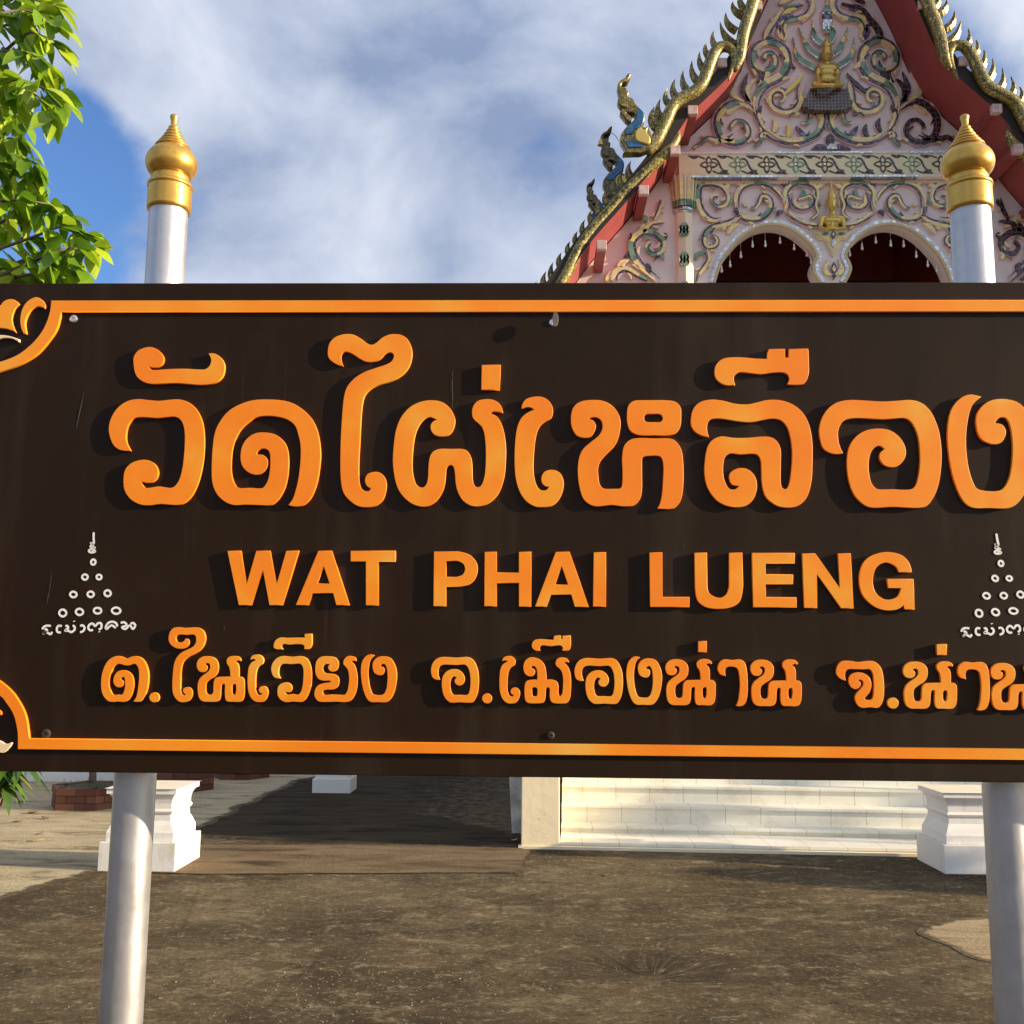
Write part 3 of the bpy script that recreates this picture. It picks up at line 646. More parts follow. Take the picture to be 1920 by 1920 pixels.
orn([('470,1020! 420,900 400,750 420,600 480,450 580,345 700,290 790,310 870,380 910,460 900,525! 840,490 750,475 640,530 560,620 510,740 500,850 530,1025!', M_orb),
     ('-330,700 -250,600 -120,500 0,455 60,380 150,335 250,330 330,370 390,430! 310,510 260,620 240,750 270,880 330,1010! 250,960 130,920 0,905 -180,900', M_orb),
     ('-400,1130! -200,1075 0,1045 200,1070 380,1130! 375,1190! 250,1120 100,1105 0,1120 -200,1180', M_cream)])
orn_z = ((0, 1250), 9.6)
orn([('-320,1180! -160,1290 0,1340 80,1385 140,1385 190,1365! 220,1370 200,1420 160,1470 80,1540 0,1550 -160,1500', M_cream),
     ('-320,760! -140,730 -20,780 20,815 10,870 -120,860', M_orb)])

# hand painted sacred diagram, once at each side
def strokes(lst, w, name):
    bm = bmesh.new()
    for pts, closed in lst:
        pts = [Vector(P(x, y, S - .0012)) for x, y in pts]
        n = len(pts); vs = []
        for i, p in enumerate(pts):
            a = pts[(i - 1) % n] if closed or i else p; b = pts[(i + 1) % n] if closed or i < n - 1 else p
            t = (b - a); t = Vector((t.x, 0, t.z)).normalized(); nn = Vector((-t.z, 0, t.x))
            ww = w * (1 if closed else (.55 if i in (0, n - 1) else 1))
            vs.append((bm.verts.new(p + nn * ww), bm.verts.new(p - nn * ww)))
        rng = range(n if closed else n - 1)
        for i in rng:
            a, b = vs[i], vs[(i + 1) % n]
            bm.faces.new((a[0], a[1], b[1], b[0]))
    bmesh.ops.recalc_face_normals(bm, faces=bm.faces[:])
    return build(name, bm, M_white_mark, sign)
circ = [(1003, 645, 38, 43), (866, 890, 44, 44), (1097, 890, 42, 38), (677, 1175, 52, 46), (960, 1172, 50, 46), (1237, 1155, 50, 50), (503, 1478, 56, 57), (777, 1460, 58, 52), (1072, 1440, 64, 47), (1377, 1440, 68, 52)]
lines = ['1010,155 1008,250 1010,340 960,330 1000,365 950,385 1030,410 950,440 930,465 960,485 1020,480 1030,460 980,445', '165,1745 200,1700 250,1685 310,1690', '205,1735 240,1750 245,1768 210,1800 175,1825', '175,1825 230,1790 300,1825 330,1785',
         '490,1690 430,1690 405,1740 420,1790 475,1795', '545,1695 580,1690 590,1730 540,1765 600,1770 640,1790 690,1760 700,1710 665,1680', '688,1606 692,1620', '785,1690 830,1680 860,1720 840,1770 785,1795',
         '1000,1755 950,1760 920,1720 940,1670 990,1650 1035,1690 1080,1645 1130,1650 1135,1720 1090,1750', '1100,1778 1105,1792', '1370,1725 1300,1680 1220,1740 1210,1700 1250,1640 1320,1620 1380,1650 1395,1700', '1450,1640 1510,1630 1550,1680 1470,1710 1530,1740 1600,1680 1650,1740 1690,1680 1650,1640 1610,1660']
for side in (0, 1):
    lst = []
    def place(x, y):
        X, Y = 60 + x / 8.727, 980 + y / 8.727
        return (X, Y) if not side else (X + 1702 + 16 * (Y - 1054) / 95, Y + 2.5 - (Y > 1130) * 2 + (Y > 1160) * 4)
    for cx, cy, rx, ry in circ:
        ph = rnd.uniform(0, 6)
        strokes([([place(cx + rx * (1 + .06 * math.sin(2 * a + ph)) * math.cos(a), cy + ry * math.sin(a)) for a in [k * math.pi / 8 for k in range(16)]], True)], 2.05 * S / F, 'painted_ring')
    for i, s in enumerate(lines):
        strokes([([place(*q) for q in smooth_open([p[:2] for p in parse(s)], 4)], False)], 2.05 * S / F, 'painted_spire' if i == 0 else 'painted_character')
# screws
def screw(px, py, rad, mat, d=.004):
    c = P(px, py, S - d)
    bm = bmesh.new()
    prof = [(rad, 0), (rad * .95, d * .6), (rad * .7, d), (rad * .32, d * 1.05), (rad * .28, d * .5), (.0005, d * .5)]
    n = 20; rings = []
    for r, dd in prof: rings.append([bm.verts.new((c.x + r * math.cos(k * 2 * math.pi / n), S - dd, c.z + r * math.sin(k * 2 * math.pi / n))) for k in range(n)])
    for a, b in zip(rings, rings[1:]):
        for k in range(n): bm.faces.new((a[k], a[(k + 1) % n], b[(k + 1) % n], b[k]))
    return build('screw', bm, mat, sign)
kp = S / F
screw(137, 597, 8.2 * kp, M_scr); screw(2 * 1067 - 137, 597, 8.2 * kp, M_scr); screw(1037, 604, 8 * kp, M_scr); screw(1033, 1379, 7 * kp, M_darkcap); screw(85, 1376, 9 * kp, M_darkcap)
# hinged plastic screw cap standing open
c0 = P(1043, 604, S)
bm = bmesh.new(); n = 20
for dy in (0, .002):
    pass
ring = []
for dd in (-.016, -.0185):
    ring.append([bm.verts.new((c0.x + .006 * math.cos(a) * 1.2 + dd * .15, S + dd * 1.0 - .010 * (1 + math.cos(a)) * .55, c0.z + .019 * math.sin(a))) for a in [k * 2 * math.pi / n for k in range(n)]])
for k in range(n): bm.faces.new((ring[0][k], ring[0][(k + 1) % n], ring[1][(k + 1) % n], ring[1][k]))
bm.faces.new(ring[0]); bm.faces.new(ring[1][::-1])
build('screw_cap', bm, M_plug, sign)
# dried drips and scuffs on the paint
for pts, wd in (([(157, 737), (152, 762), (147, 785), (143, 806)], 2.2), ([(97, 1073), (94, 1100), (90, 1120), (88, 1135)], 1.6), ([(849, 695), (848, 725), (849, 745), (848, 765)], 2.4), ([(1284, 1019), (1282, 1028)], 1.2), ([(421, 1172), (420, 1183)], 1)):
    vs = []; bm = bmesh.new()
    pts = smooth_open(pts, 4)
    for i, (x, y) in enumerate(pts):
        t = i / (len(pts) - 1); k = wd * math.sin(math.pi * min(.98, max(.04, t))) ** .7 * rnd.uniform(.5, 1.1) * .5
        a, b = P(x - k, y, S - .0012), P(x + k, y, S - .0012); vs.append((bm.verts.new(a), bm.verts.new(b)))
    for a, b in zip(vs, vs[1:]): bm.faces.new((a[0], a[1], b[1], b[0]))
    build('dried_drip', bm, M_scratch, sign)

# ================================================================ TEMPLE
D1, D2 = 12.25, 13.0
XC = P(1556, 420, D2).x
FLOOR = 1.14
temple = empty('temple_hall', (XC, D2, 0), 'ornate pink Thai temple hall with gold serpent gables and mosaic scrollwork', 'temple')
# roof line: left half traced at the barge board plane, mirrored about the ridge
prof_px = [(1579, -340), (1520, -170), (1470, -60), (1443, 0), (1418, 70), (1388, 128), (1345, 172), (1300, 214), (1268, 258), (1236, 305), (1172, 382), (1112, 450), (1062, 520), (1000, 612), (930, 705)]
rl = [(P(x, y, D1).x, P(x, y, D1).z) for x, y in prof_px]
rl[0] = (XC, rl[0][1] + .1)
rl = [tuple(p) for p in smooth_open(rl, 3)]
rl = [(x - (.075 if 0 < i else 0) * max(0, 1 - i / 30), z + .03 * max(0, 1 - i / 30)) for i, (x, z) in enumerate(rl)]
full = rl[::-1] + [(2 * XC - x, z) for x, z in rl[1:]]
EAVE = full[0]
# roof shell: red soffit below, dark tiles above
bm = bmesh.new()
YF, YB = D1 - .02, D2 + 13
lower = []; upper = []
for i, (x, z) in enumerate(full):
    a = full[max(i - 1, 0)]; b = full[min(i + 1, len(full) - 1)]
    t = Vector((b[0] - a[0], 0, b[1] - a[1])).normalized(); n_ = Vector((-t.z, 0, t.x))
    lower.append((bm.verts.new((x, YF, z)), bm.verts.new((x, YB, z))))
    q = Vector((x, 0, z)) + n_ * .17
    upper.append((bm.verts.new((q.x, YF, q.z)), bm.verts.new((q.x, YB, q.z))))
for i in range(len(full) - 1):
    bm.faces.new((lower[i][0], lower[i + 1][0], lower[i + 1][1], lower[i][1])).material_index = 0
    bm.faces.new((upper[i][0], upper[i][1], upper[i + 1][1], upper[i + 1][0])).material_index = 1
    bm.faces.new((lower[i][0], upper[i][0], upper[i + 1][0], lower[i + 1][0])).material_index = 1
    bm.faces.new((lower[i][1], lower[i + 1][1], upper[i + 1][1], upper[i][1])).material_index = 1
for e in (0, -1):
    bm.faces.new((lower[e][0], lower[e][1], upper[e][1], upper[e][0])).material_index = 0
build('roof', bm, [M_red, M_tile], temple)

# front wall with twin arches
mirx = lambda pts: [(2 * XC - x, z) for x, z in pts]
arch_px = [(1536, 533), (1530, 523), (1524.8, 514), (1522, 503), (1524.8, 491), (1528.6, 481.6), (1526.7, 474), (1519, 462), (1505.5, 449), (1490, 437), (1471, 427.6), (1451.6, 423.8), (1434, 424.7), (1413, 431.5), (1390, 447), (1370.6, 468), (1357, 487), (1347.5, 510.5), (1341, 532)]
arch = [tuple(p) for p in smooth_open([(P(x, y, D2).x, P(x, y, D2).z) for x, y in arch_px], 3)]
zlow = arch[0][1]
archL = [(arch[0][0] + .12, zlow - .25), (arch[0][0] + .13, FLOOR + .02)][::-1] + arch + [(arch[-1][0] - .03, zlow - .4), (arch[-1][0] - .03, FLOOR + .02)]
XL = 2 * XC - (EAVE[0] + .0) ; XLEFT = EAVE[0] + .32
wall_top = [(x, z - .02) for x, z in full if XLEFT < x < 2 * XC - XLEFT]
wall = [(XLEFT, 0)] + [(XLEFT, wall_top[0][1] - .1)] + wall_top + [(2 * XC - XLEFT, wall_top[-1][1] - .1), (2 * XC - XLEFT, 0)]
gable = plate('gable_wall', [wall, archL, mirx(archL)], D2, .22, M_pink, temple)
# side and rear walls, floor, inner ceiling and inner wall
bm = bmesh.new()
box(bm, (XLEFT, D2 + .22, 0), (XLEFT + .2, YB - .6, EAVE[1] + .25)); build('side_wall', bm, M_pink, temple)
bm = bmesh.new()
box(bm, (2 * XC - XLEFT - .2, D2 + .22, 0), (2 * XC - XLEFT, YB - .6, EAVE[1] + .25)); build('side_wall', bm, M_pink, temple)
bm = bmesh.new()
box(bm, (XLEFT + .2, D2 + .22, 0), (2 * XC - XLEFT - .2, YB - .6, FLOOR)); build('porch_floor', bm, M_step, temple)
zc = P(1440, 505, D2 + 2.2).z
bm = bmesh.new()
for k in range(14):
    y0 = D2 + .23 + k * .3
    box(bm, (XC - 1.75, y0, zc + 1.2 + (k % 2) * .012), (XC + 1.75, y0 + .295, zc + 1.3))
build('porch_ceiling', bm, M_redin, temple)
bm = bmesh.new(); box(bm, (XC - 1.75, D2 + 2.6, P(1440, 518, D2 + 2.6).z), (XC + 1.75, D2 + 2.8, zc + 1.2)); build('inner_lintel', bm, M_redin, temple)
bm = bmesh.new(); box(bm, (XC - 1.75, D2 + 4.0, FLOOR), (XC + 1.75, D2 + 4.2, zc + 1.2)); build('inner_wall', bm, M_hedge, temple)
for sx in (-1, 1):
    bm = bmesh.new(); xa = XC + sx * 1.76; box(bm, (min(xa, xa + sx * .15), D2 + .23, FLOOR), (max(xa, xa + sx * .15), D2 + 4.2, zc + 1.3)); build('porch_side', bm, M_redin, temple)
# turned balusters glimpsed in the right arch
for q in range(4):
    c = P(1700 + q * 11, 520, D2 + 2.4)
    bm = bmesh.new(); lathe(bm, [(.03, c.z - .5), (.035, c.z - .1), (.045, c.z + .02), (.03, c.z + .10), (.028, c.z + .12)], (c.x, c.y), 12)
    build('baluster', bm, mat_simple('dim_gold_wood', (.10, .06, .02), (.13, .08, .03), .5) if q == 0 else bpy.data.materials['dim_gold_wood'], temple)

# purlins whose plastered ends show along the barge board
purl = [(1420, 10), (1354, 117), (1299, 206), (1266, 281), (1207, 356), (1128, 459), (1060, 552)]
for px, py in purl:
    for flip in (0, 1):
        c = P(px, py, D1 - .05); x = 2 * XC - c.x if flip else c.x
        hw = .058
        bm = bmesh.new(); box(bm, (x - hw, D1 + .02, c.z - .055), (x + hw, D2 + .02, c.z + .055)); pr = build('purlin', bm, M_red, temple)
        bm = bmesh.new(); box(bm, (x - hw - .004, D1 - .06, c.z - .06), (x + hw + .004, D1 + .02, c.z + .06)); build('purlin_end', bm, M_cap, pr, bevel=.006)

# serpent barge boards: body, upright fins, head
def horn(bm, base, direction, tip, wid, th, y):
    """curved flame fin from base along direction, tip bending up"""
    p0 = Vector(base); p1 = p0 + Vector(direction) * .55; p2 = Vector(tip)
    n = 7; L_, R_ = [], []
    for i in range(n):
        t = i / (n - 1)
        c = p0 * (1 - t) ** 2 + p1 * 2 * t * (1 - t) + p2 * t * t
        d = ((p1 - p0) * (1 - t) + (p2 - p1) * t).normalized(); nn = Vector((-d.y, d.x))
        ww = wid * (1 - t) ** .75 * (1 + .25 * math.sin(t * 3))
        th_ = th * (1 - .7 * t)
        ring = [bm.verts.new((c.x + nn.x * a * ww, y + b * th_, c.y + nn.y * a * ww)) for a, b in ((-1, 0), (0, -1), (1, 0), (0, 1))]
        if i: 
            for k in range(4): bm.faces.new((prev[k], prev[(k + 1) % 4], ring[(k + 1) % 4], ring[k]))
        else: bm.faces.new(ring)
        prev = ring
    bm.faces.new(prev[::-1])
chainA = [(1446, -60), (1430, -30), (1414, 0), (1405, 27), (1396, 55), (1390.5, 82), (1387, 109), (1377, 133)]
chainB = [(1366, 151), (1369, 139), (1376, 120), (1377.6, 103), (1369, 91), (1355.7, 87.5), (1344.8, 93), (1335.7, 107.5), (1328, 127.6), (1321, 146), (1313.8, 160), (1302.9, 171), (1286.5, 180), (1270, 189.6), (1259, 204), (1250, 224), (1239, 247), (1228, 267), (1212, 284)]
chainC = [(1271, 240), (1270, 256), (1262, 272), (1249, 286), (1233, 301), (1208, 324), (1174, 358), (1140.6, 396), (1112, 428), (1084, 467), (1056, 523), (1010, 596), (960, 670)]
radA = [13, 13, 13, 13, 12.5, 12, 11, 5]
radB = [1.5, 4, 7, 9, 10, 11, 12, 12.5, 12.5, 12.5, 12.5, 12.5, 12.5, 12.5, 12.5, 13, 13, 13, 12]
radC = [3, 7, 10, 12, 12.5, 12.5, 12.5, 12.5, 12.5, 12.5, 12.5, 13, 12]
fins = {'A': [((1398, 12), (1391, -22), 5), ((1389, 22), (1374, 3), 5.5), ((1377, 50), (1361, 24), 5.5), ((1375, 76), (1350, 42), 6)],
        'B': [((1348, 86), (1338, 58), 5), ((1334, 103), (1325, 79), 5), ((1325, 128), (1312, 97), 5.5), ((1311, 148), (1297.5, 114), 5.5), ((1293, 167), (1281, 132), 5.5), ((1272, 179), (1266, 148), 5.5), ((1258, 191), (1251.5, 167), 5), ((1243, 216), (1239, 185), 5), ((1233, 232), (1227, 200), 7.5)],
        'C': [((1188, 330), (1183, 302), 5.5), ((1172, 347), (1167, 321), 5), ((1160, 360), (1153, 338), 5), ((1144, 380), (1139, 355), 5), ((1130, 398), (1125, 374), 5), ((1117, 415), (1109, 395), 5), ((1101, 437), (1097, 412), 5), ((1088, 456), (1083, 434), 5), ((1074, 475), (1069, 453), 5), ((1058, 498), (1052.5, 474), 5.5), ((1043, 522), (1037, 492), 5.5), ((1028, 538), (1024, 509), 5.5), ((1010, 560), (1006, 528), 5.5), ((994, 584), (990, 552), 5.5)]}
for key, ch, rad, yy in (('A', chainA, radA, D1 - .06), ('B', chainB, radB, D1 - .06), ('C', chainC, radC, D1 + .04)):
    pts = [P(x, y, yy) for x, y in ch]
    sp = smooth_open([(p.x, p.y, p.z, r * yy / F) for p, r in zip(pts, rad)], 4)
    for flip in (0, 1):
        mx_ = (lambda x: 2 * XC - .02 - x) if flip else (lambda x: x)
        bm = bmesh.new()
        tube(bm, [(mx_(p[0]), p[1], p[2]) for p in sp], [p[3] for p in sp], 14)
        naga = build('serpent_barge_board', bm, M_naga, temple)
        for bpx, tpx, wd in fins[key]:
            b, t = P(*bpx, yy), P(*tpx, yy)
            bm = bmesh.new()
            dirx = -0.085 if not flip else .085
            horn(bm, (mx_(b.x) - dirx * .3, b.z - .06), (dirx * 3.2, .16), (mx_(t.x), t.z + .01), wd * 1.75 * yy / F, .045, yy + .01)
            f = build('serpent_fin', bm, M_fin, naga)
# serpent heads rearing at the eave ends
head_o = '240,1035! 270,990 215,900 210,830 250,760 310,690 370,640 390,590 370,560 320,545 280,556! 318,580 345,615 320,665! 280,640 240,590 205,540 230,510 290,500 210,470 175,410 200,370 180,290 175,220 210,170 260,140 290,100 325,75! 330,100 310,150 280,185 230,200 220,250 260,240 290,220! 280,280 310,310 300,360 355,385 390,450 440,500 490,560 495,640 470,700 500,730 535,710! 580,800 580,900 560,980 450,1030!'
blue_1 = '262,775! 310,715 385,655 402,590 400,540 432,512! 482,565 476,680 420,735 362,780 342,815 265,820!'
blue_2 = '272,905! 370,890 478,945 440,970 300,975!'
curl_1 = '380,830 400,770 450,735 480,770 530,740 520,800 560,860 550,940 480,930 400,900'
HZ = ((1130, 130), 6.4)
def naga_head(scale, cx, cy, Y, flip, dim=False):
    """scale 1 = as traced; (cx, cy) is where the base of the head sits in the photo"""
    def conv(lp, push):
        out = []
        base = P(1190, 292, D1)
        dst = P(cx, cy, Y)
        for a, b, c in parse(lp):
            q = P(HZ[0][0] + a / HZ[1], HZ[0][1] + b / HZ[1], D1)
            x = dst.x + (q.x - base.x) * scale; z = dst.z + (q.z - base.z) * scale
            out.append((2 * XC - x if flip else x, z, c))
        return smooth_closed(out, 3)
    hd = plate('serpent_head', [conv(head_o, 0)], Y - .07 * scale, .14 * scale, M_fin if not dim else M_shadegold, temple, .012 * scale)
    for lp in (blue_1, blue_2):
        plate('blue_scales', [conv(lp, 0)], Y - .085 * scale, .03 * scale, M_blue, hd, .003)
    plate('carved_curl', [conv(curl_1, 0)], Y - .10 * scale, .05 * scale, M_goldb, hd, .012 * scale)
    return hd
M_shadegold = mat_mosaic('shaded_gold_tiles', [(.10, .075, .04), (.17, .12, .05), (.24, .18, .08)], .04, .4, .4)  # darker copy of the fin tiles: shade on the rear heads set in colour
for flip in (0, 1):
    naga_head(1.0, 1190, 292, D1 - .06, flip)
    naga_head(.98, 1154, 372, D1 + 1.6, flip, True)
    naga_head(.78, 1120, 434, D1 + 2.9, flip, True)

# wind bell on a bent wire
b0, b1, b2, b3 = P(1161, 265, D1), P(1150, 251, D1), P(1133, 249, D1), P(1126, 260, D1)
bell = empty('wind_bell', (b3.x, b3.y, b3.z - .05), 'small brass wind bell hanging on a bent wire beside the blue serpent head', 'bell')
bm = bmesh.new(); tube(bm, smooth_open([tuple(v) for v in (b0, b1, b2, b3)], 5), .004, 6); build('wire', bm, M_wire, bell)
bm = bmesh.new(); z = b3.z; lathe(bm, [(.008, z), (.012, z - .012), (.026, z - .03), (.032, z - .07), (.040, z - .09), (.036, z - .092), (.005, z - .06)], (b3.x, b3.y), 16); build('bell_cup', bm, M_goldb, bell)

# relief ornament ------------------------------------------------------------
def ribbon(bm, pts, w0, Y, th, mi=0, prof=None, cols=None, seg=5):
    """raised band following pts (photo pixels on the plane y = Y); prof(t) scales the half width"""
    sp = smooth_open(pts, 4); n = len(sp); rings = []
    for i, p in enumerate(sp):
        a = sp[max(i - 1, 0)]; b = sp[min(i + 1, n - 1)]
        dx, dz = b[0] - a[0], b[1] - a[1]; l = math.hypot(dx, dz) or 1; nx, nz = -dz / l, dx / l
        t = i / (n - 1); k = w0 * (prof(t) if prof else 1)
        off = p[2] if len(p) > 2 else 0
        ring = []
        for s_, d_ in ((-1, 0), (-.8, 1), (.8, 1), (1, 0)):
            ring.append(bm.verts.new((p[0] + nx * (k * s_ + off), Y - th * d_, p[1] + nz * (k * s_ + off))))
        rings.append(ring)
    for i in range(n - 1):
        m = cols[(i // seg) % len(cols)] if cols else mi
        for k in range(3):
            f = bm.faces.new((rings[i][k], rings[i][k + 1], rings[i + 1][k + 1], rings[i + 1][k])); f.material_index = m
    for r in (rings[0], rings[-1]): bm.faces.new(r).material_index = mi
taper = lambda t: max(.12, min(1, t * 7, 1.15 - .75 * t)) if t < .999 else .1
leaf_p = lambda t: max(.06, math.sin(math.pi * t ** .8) ** .8)
SLOTS = [M_pinkd, M_gm, M_grn, M_pur, M_dark, M_goldb, M_sil, M_blue]
def scroll(s, org, sc_, flip, kind=0, w=1.0, tail=True, name='scroll_relief', cx=None):
    """one scroll: rose bed, outer glass band, inner dark band, small leaves along its back"""
    base = [(org[0] + p[0] / sc_, org[1] + p[1] / sc_) for p in parse(s)]
    pts = []
    for x, y in base:
        q = P(x, y, D2); pts.append((2 * XC - q.x if flip else q.x, q.z))
    sgn = -1 if flip else 1
    bm = bmesh.new()
    W = .072 * w
    ribbon(bm, pts, W, D2, .035, 0, taper)
    n = len(pts)
    sets = {0: ([1, 1, 2, 1], [3, 3, 4, 3]), 1: ([1, 2, 1, 2], [3, 3, 3, 4]), 2: ([1, 1, 1, 1], [4, 4, 3, 4]), 3: ([4, 4, 4], [4, 3, 4])}[kind]
    o1 = [(p[0], p[1], W * .34 * sgn * (1 - .6 * i / (n - 1))) for i, p in enumerate(pts)]
    o2 = [(p[0], p[1], -W * .46 * sgn * (1 - .6 * i / (n - 1))) for i, p in enumerate(pts)]
    ribbon(bm, o1, W * .50, D2 - .030, .022, 1, taper, sets[0], 6)
    ribbon(bm, o2, W * .23, D2 - .030, .014, 3, taper, sets[1], 7)
    if tail:
        sp = smooth_open(pts, 3); m = len(sp)
        for q_, f_ in enumerate((.12, .22, .32, .42, .52, .62, .72) if n > 9 else (.35, .6)):
            i = int(m * f_); p = sp[i]; q = sp[min(i + 2, m - 1)]
            d = Vector((q[0] - p[0], q[1] - p[1])).normalized(); nn = Vector((-d.y, d.x)) * sgn * (1 if q_ % 2 == 0 else -1)
            a = Vector(p[:2]) + nn * W * .6 - d * .02; e = a + (d * .085 + nn * .04) * w
            mid = a + (d * .05 + nn * .008) * w
            ribbon(bm, [tuple(a), tuple(mid), tuple(e)], W * .34, D2, .04, 0, leaf_p)
            ribbon(bm, [tuple(a), tuple(mid), tuple(e)], W * .22, D2 - .036, .016, (1, 1, 3, 2)[q_ % 4], leaf_p)
    return build(name, bm, SLOTS, gable)
def leafs(lst, org, sc_, flip, w, mats, name='flame_leaf'):
    for j, s in enumerate(lst):
        pts = []
        for p in parse(s):
            q = P(org[0] + p[0] / sc_, org[1] + p[1] / sc_, D2); pts.append((2 * XC - q.x if flip else q.x, q.z))
        bm = bmesh.new()
        ribbon(bm, pts, .052 * w, D2, .03, 0, leaf_p)
        ribbon(bm, pts, .036 * w, D2 - .026, .02, mats[j % len(mats)], leaf_p)
        build(name, bm, SLOTS, gable)
GA = ((1250, 0), 5.486)
upper_scrolls = [('930,1190 912,1080 950,970 1030,880 1130,830 1210,760 1245,660 1220,540 1130,460 1020,440 920,490 870,580 885,680 950,740 1040,750 1110,700 1120,620 1070,560 1010,570 990,610 1020,640', 1, 1.15),
                 ('900,1150 800,1085 690,1070 590,1120 520,1210 510,1320 550,1420 640,1480 740,1490 820,1430 840,1350 790,1270 710,1255 660,1300 650,1350', 1, 1.0),
                 ('1375,860 1360,980 1350,1080 1290,1150 1180,1160 1080,1100 1070,1000 1130,950 1190,980 1190,1040 1150,1060', 2, .95),
                 ('1000,1360 1110,1430 1250,1475 1400,1460 1540,1390 1595,1290 1600,1200 1565,1140 1480,1150 1460,1220 1440,1280 1380,1275', 0, .95),
                 ('920,1180 960,1290 1020,1370', 0, .8), ('1020,1370 960,1400 955,1470 900,1520', 1, .8), ('700,1400 620,1450 500,1450 420,1435 340,1490 270,1530', 0, .85),
                 ('1440,-40 1480,60 1440,160 1340,205 1240,230 1195,310 1215,380 1190,440', 0, .95), ('1010,440 1050,330 1120,230 1200,120 1330,85 1400,60', 0, .9)]
upper_leaves = ['895,1110 830,1030 825,930 870,860 905,835', '860,1080 780,960 800,850 830,765', '800,1070 690,1000 665,930 690,850 745,765', '1200,990 1290,900 1340,850 1395,770', '1060,400 1040,330 1085,270 1150,290 1160,370', '1190,430 1150,350 1170,300', '1225,640 1270,690 1320,725',
                '1090,1380 1120,1300 1090,1230', '1235,1430 1255,1360 1235,1290', '1440,1440 1370,1370 1320,1310', '610,1190 660,1140 720,1130', '960,740 970,810 920,870', '1010,735 1030,780 990,850', '1180,180 1260,120 1330,110', '1160,240 1210,190 1300,180', '1150,60 1240,10 1330,-40', '890,1190 940,1160 970,1100', '1280,1150 1330,1180 1350,1210']
for flip in (0, 1):
    for s, k, ww in upper_scrolls: scroll(s, *GA, flip, k if not flip else (k if k == 1 and s.startswith('930') else 3 if s.startswith(('900', '1010', '700')) else k), ww * 1.12)  # right half gets darker glass, its shade put into the inlay colours
    leafs(upper_leaves, *GA, flip, 1.1, [1, 4, 1, 5, 3] if not flip else [4, 3, 1, 4])
GB = ((1230, 260), 5.19)
low_scrolls = [('640,800 540,800 450,720 415,600 430,480 530,455 640,490 690,580 665,650 600,670 545,630 550,580 600,570', 0, .9),
               ('820,750 740,810 640,845 540,870 475,930 460,1020 500,1075 570,1060 600,1010 570,960 530,965', 0, .85),
               ('480,1090 505,1180 460,1260 410,1330 390,1410', 0, .8),
               ('780,690 810,760 900,800 1010,790 1090,730 1120,650 1090,580 1020,570 990,640 950,690 915,680', 0, .9),
               ('780,690 790,560 850,480 950,450 1080,465 1170,530 1235,620', 0, .85),
               ('1255,730 1275,640 1262,540 1310,470 1420,440 1530,480 1560,560 1540,660 1560,740 1500,790', 0, .85),
               ('1340,560 1330,640 1390,690 1480,680 1520,620 1490,565 1420,590 1370,600', 0, .75),
               ('1265,730 1350,790 1450,840 1560,855 1640,850', 0, .7)]
low_leaves = ['440,440 430,420 410,395', '650,500 690,470 700,440', '690,590 715,610 720,660', '850,470 790,440 725,420', '1080,460 1090,420 1075,395', '1250,480 1215,430 1190,410', '1545,500 1600,460 1650,440', '480,1100 400,1140 385,1190', '660,830 655,880 650,900', '800,750 770,700 750,680', '1230,720 1190,730 1175,770', '880,640 860,655 850,665', '1400,600 1430,540 1420,500', '690,940 740,870 800,840']
WG = ((1000, 0), 3.556)
wing = [('830,1880 720,1780 670,1700 660,1620 720,1565 800,1570 860,1620 850,1680 790,1700 755,1660 780,1620', 1, 1.15), ('740,1570 770,1520 800,1500 870,1490', 0, .9), ('530,1880 560,1820 620,1805 700,1850 760,1880', 0, 1.0), ('860,1340 830,1420 800,1480', 0, .8)]
wing_leaves = ['660,1640 640,1700 600,1720', '560,1800 590,1760 640,1740', '860,1650 850,1700 870,1740', '760,1840 765,1790 750,1760', '740,1500 720,1540 660,1600', '700,1480 740,1460 780,1500', '880,1560 870,1590 850,1600', '480,1880 520,1830 560,1800']
for flip in (0, 1):
    for s, k, ww in low_scrolls: scroll(s, *GB, flip, k, ww)
    leafs(low_leaves, *GB, flip, 1.0, [3, 1, 2, 1, 3])
    for s, k, ww in wing: scroll(s, *WG, flip, k if not flip else 3, ww * 1.05)  # right wing also takes darker glass, shade painted into the inlay
    leafs(wing_leaves, *WG, flip, 1.2, [4, 1, 2] if not flip else [4, 4, 1])

# frieze beam with flowers and trailing vines
bx0, bx1 = P(1273, 308, D2 - .12).x, 2 * XC - P(1273, 308, D2 - .12).x
bz0, bz1 = P(1556, 329, D2 - .12).z, P(1556, 288, D2 - .12).z
bm = bmesh.new(); box(bm, (bx0, D2 - .12, bz0), (bx1, D2, bz1)); beam = build('frieze_beam', bm, M_beam, temple)
bm = bmesh.new(); rr = random.Random(5)
for zz in (bz1, bz0 - .026):
    x = bx0 - .01
    while x < bx1:
        l = rr.uniform(.14, .4)
        box(bm, (x, D2 - .135, zz), (min(x + l - .004, bx1 + .01), D2, zz + .026), rr.choice((0, 0, 1))); x += l
build('mirror_edging', bm, [M_sil, M_whiteplaster], beam)
bm = bmesh.new(); box(bm, (bx0 - .01, D2 - .05, bz0 - .075), (bx1 + .01, D2, bz0 - .03)); build('rose_moulding', bm, M_pinkd, beam)
zm = (bz0 + bz1) / 2; hh = (bz1 - bz0) / 2; stepx = 57 * (D2 - .12) / F
xs = []; k = 0
xf0 = P(1329, 308, D2 - .12).x
def flat(bm, pts, w, mi, prof=None): ribbon(bm, pts, w, D2 - .12, .006, mi, prof)
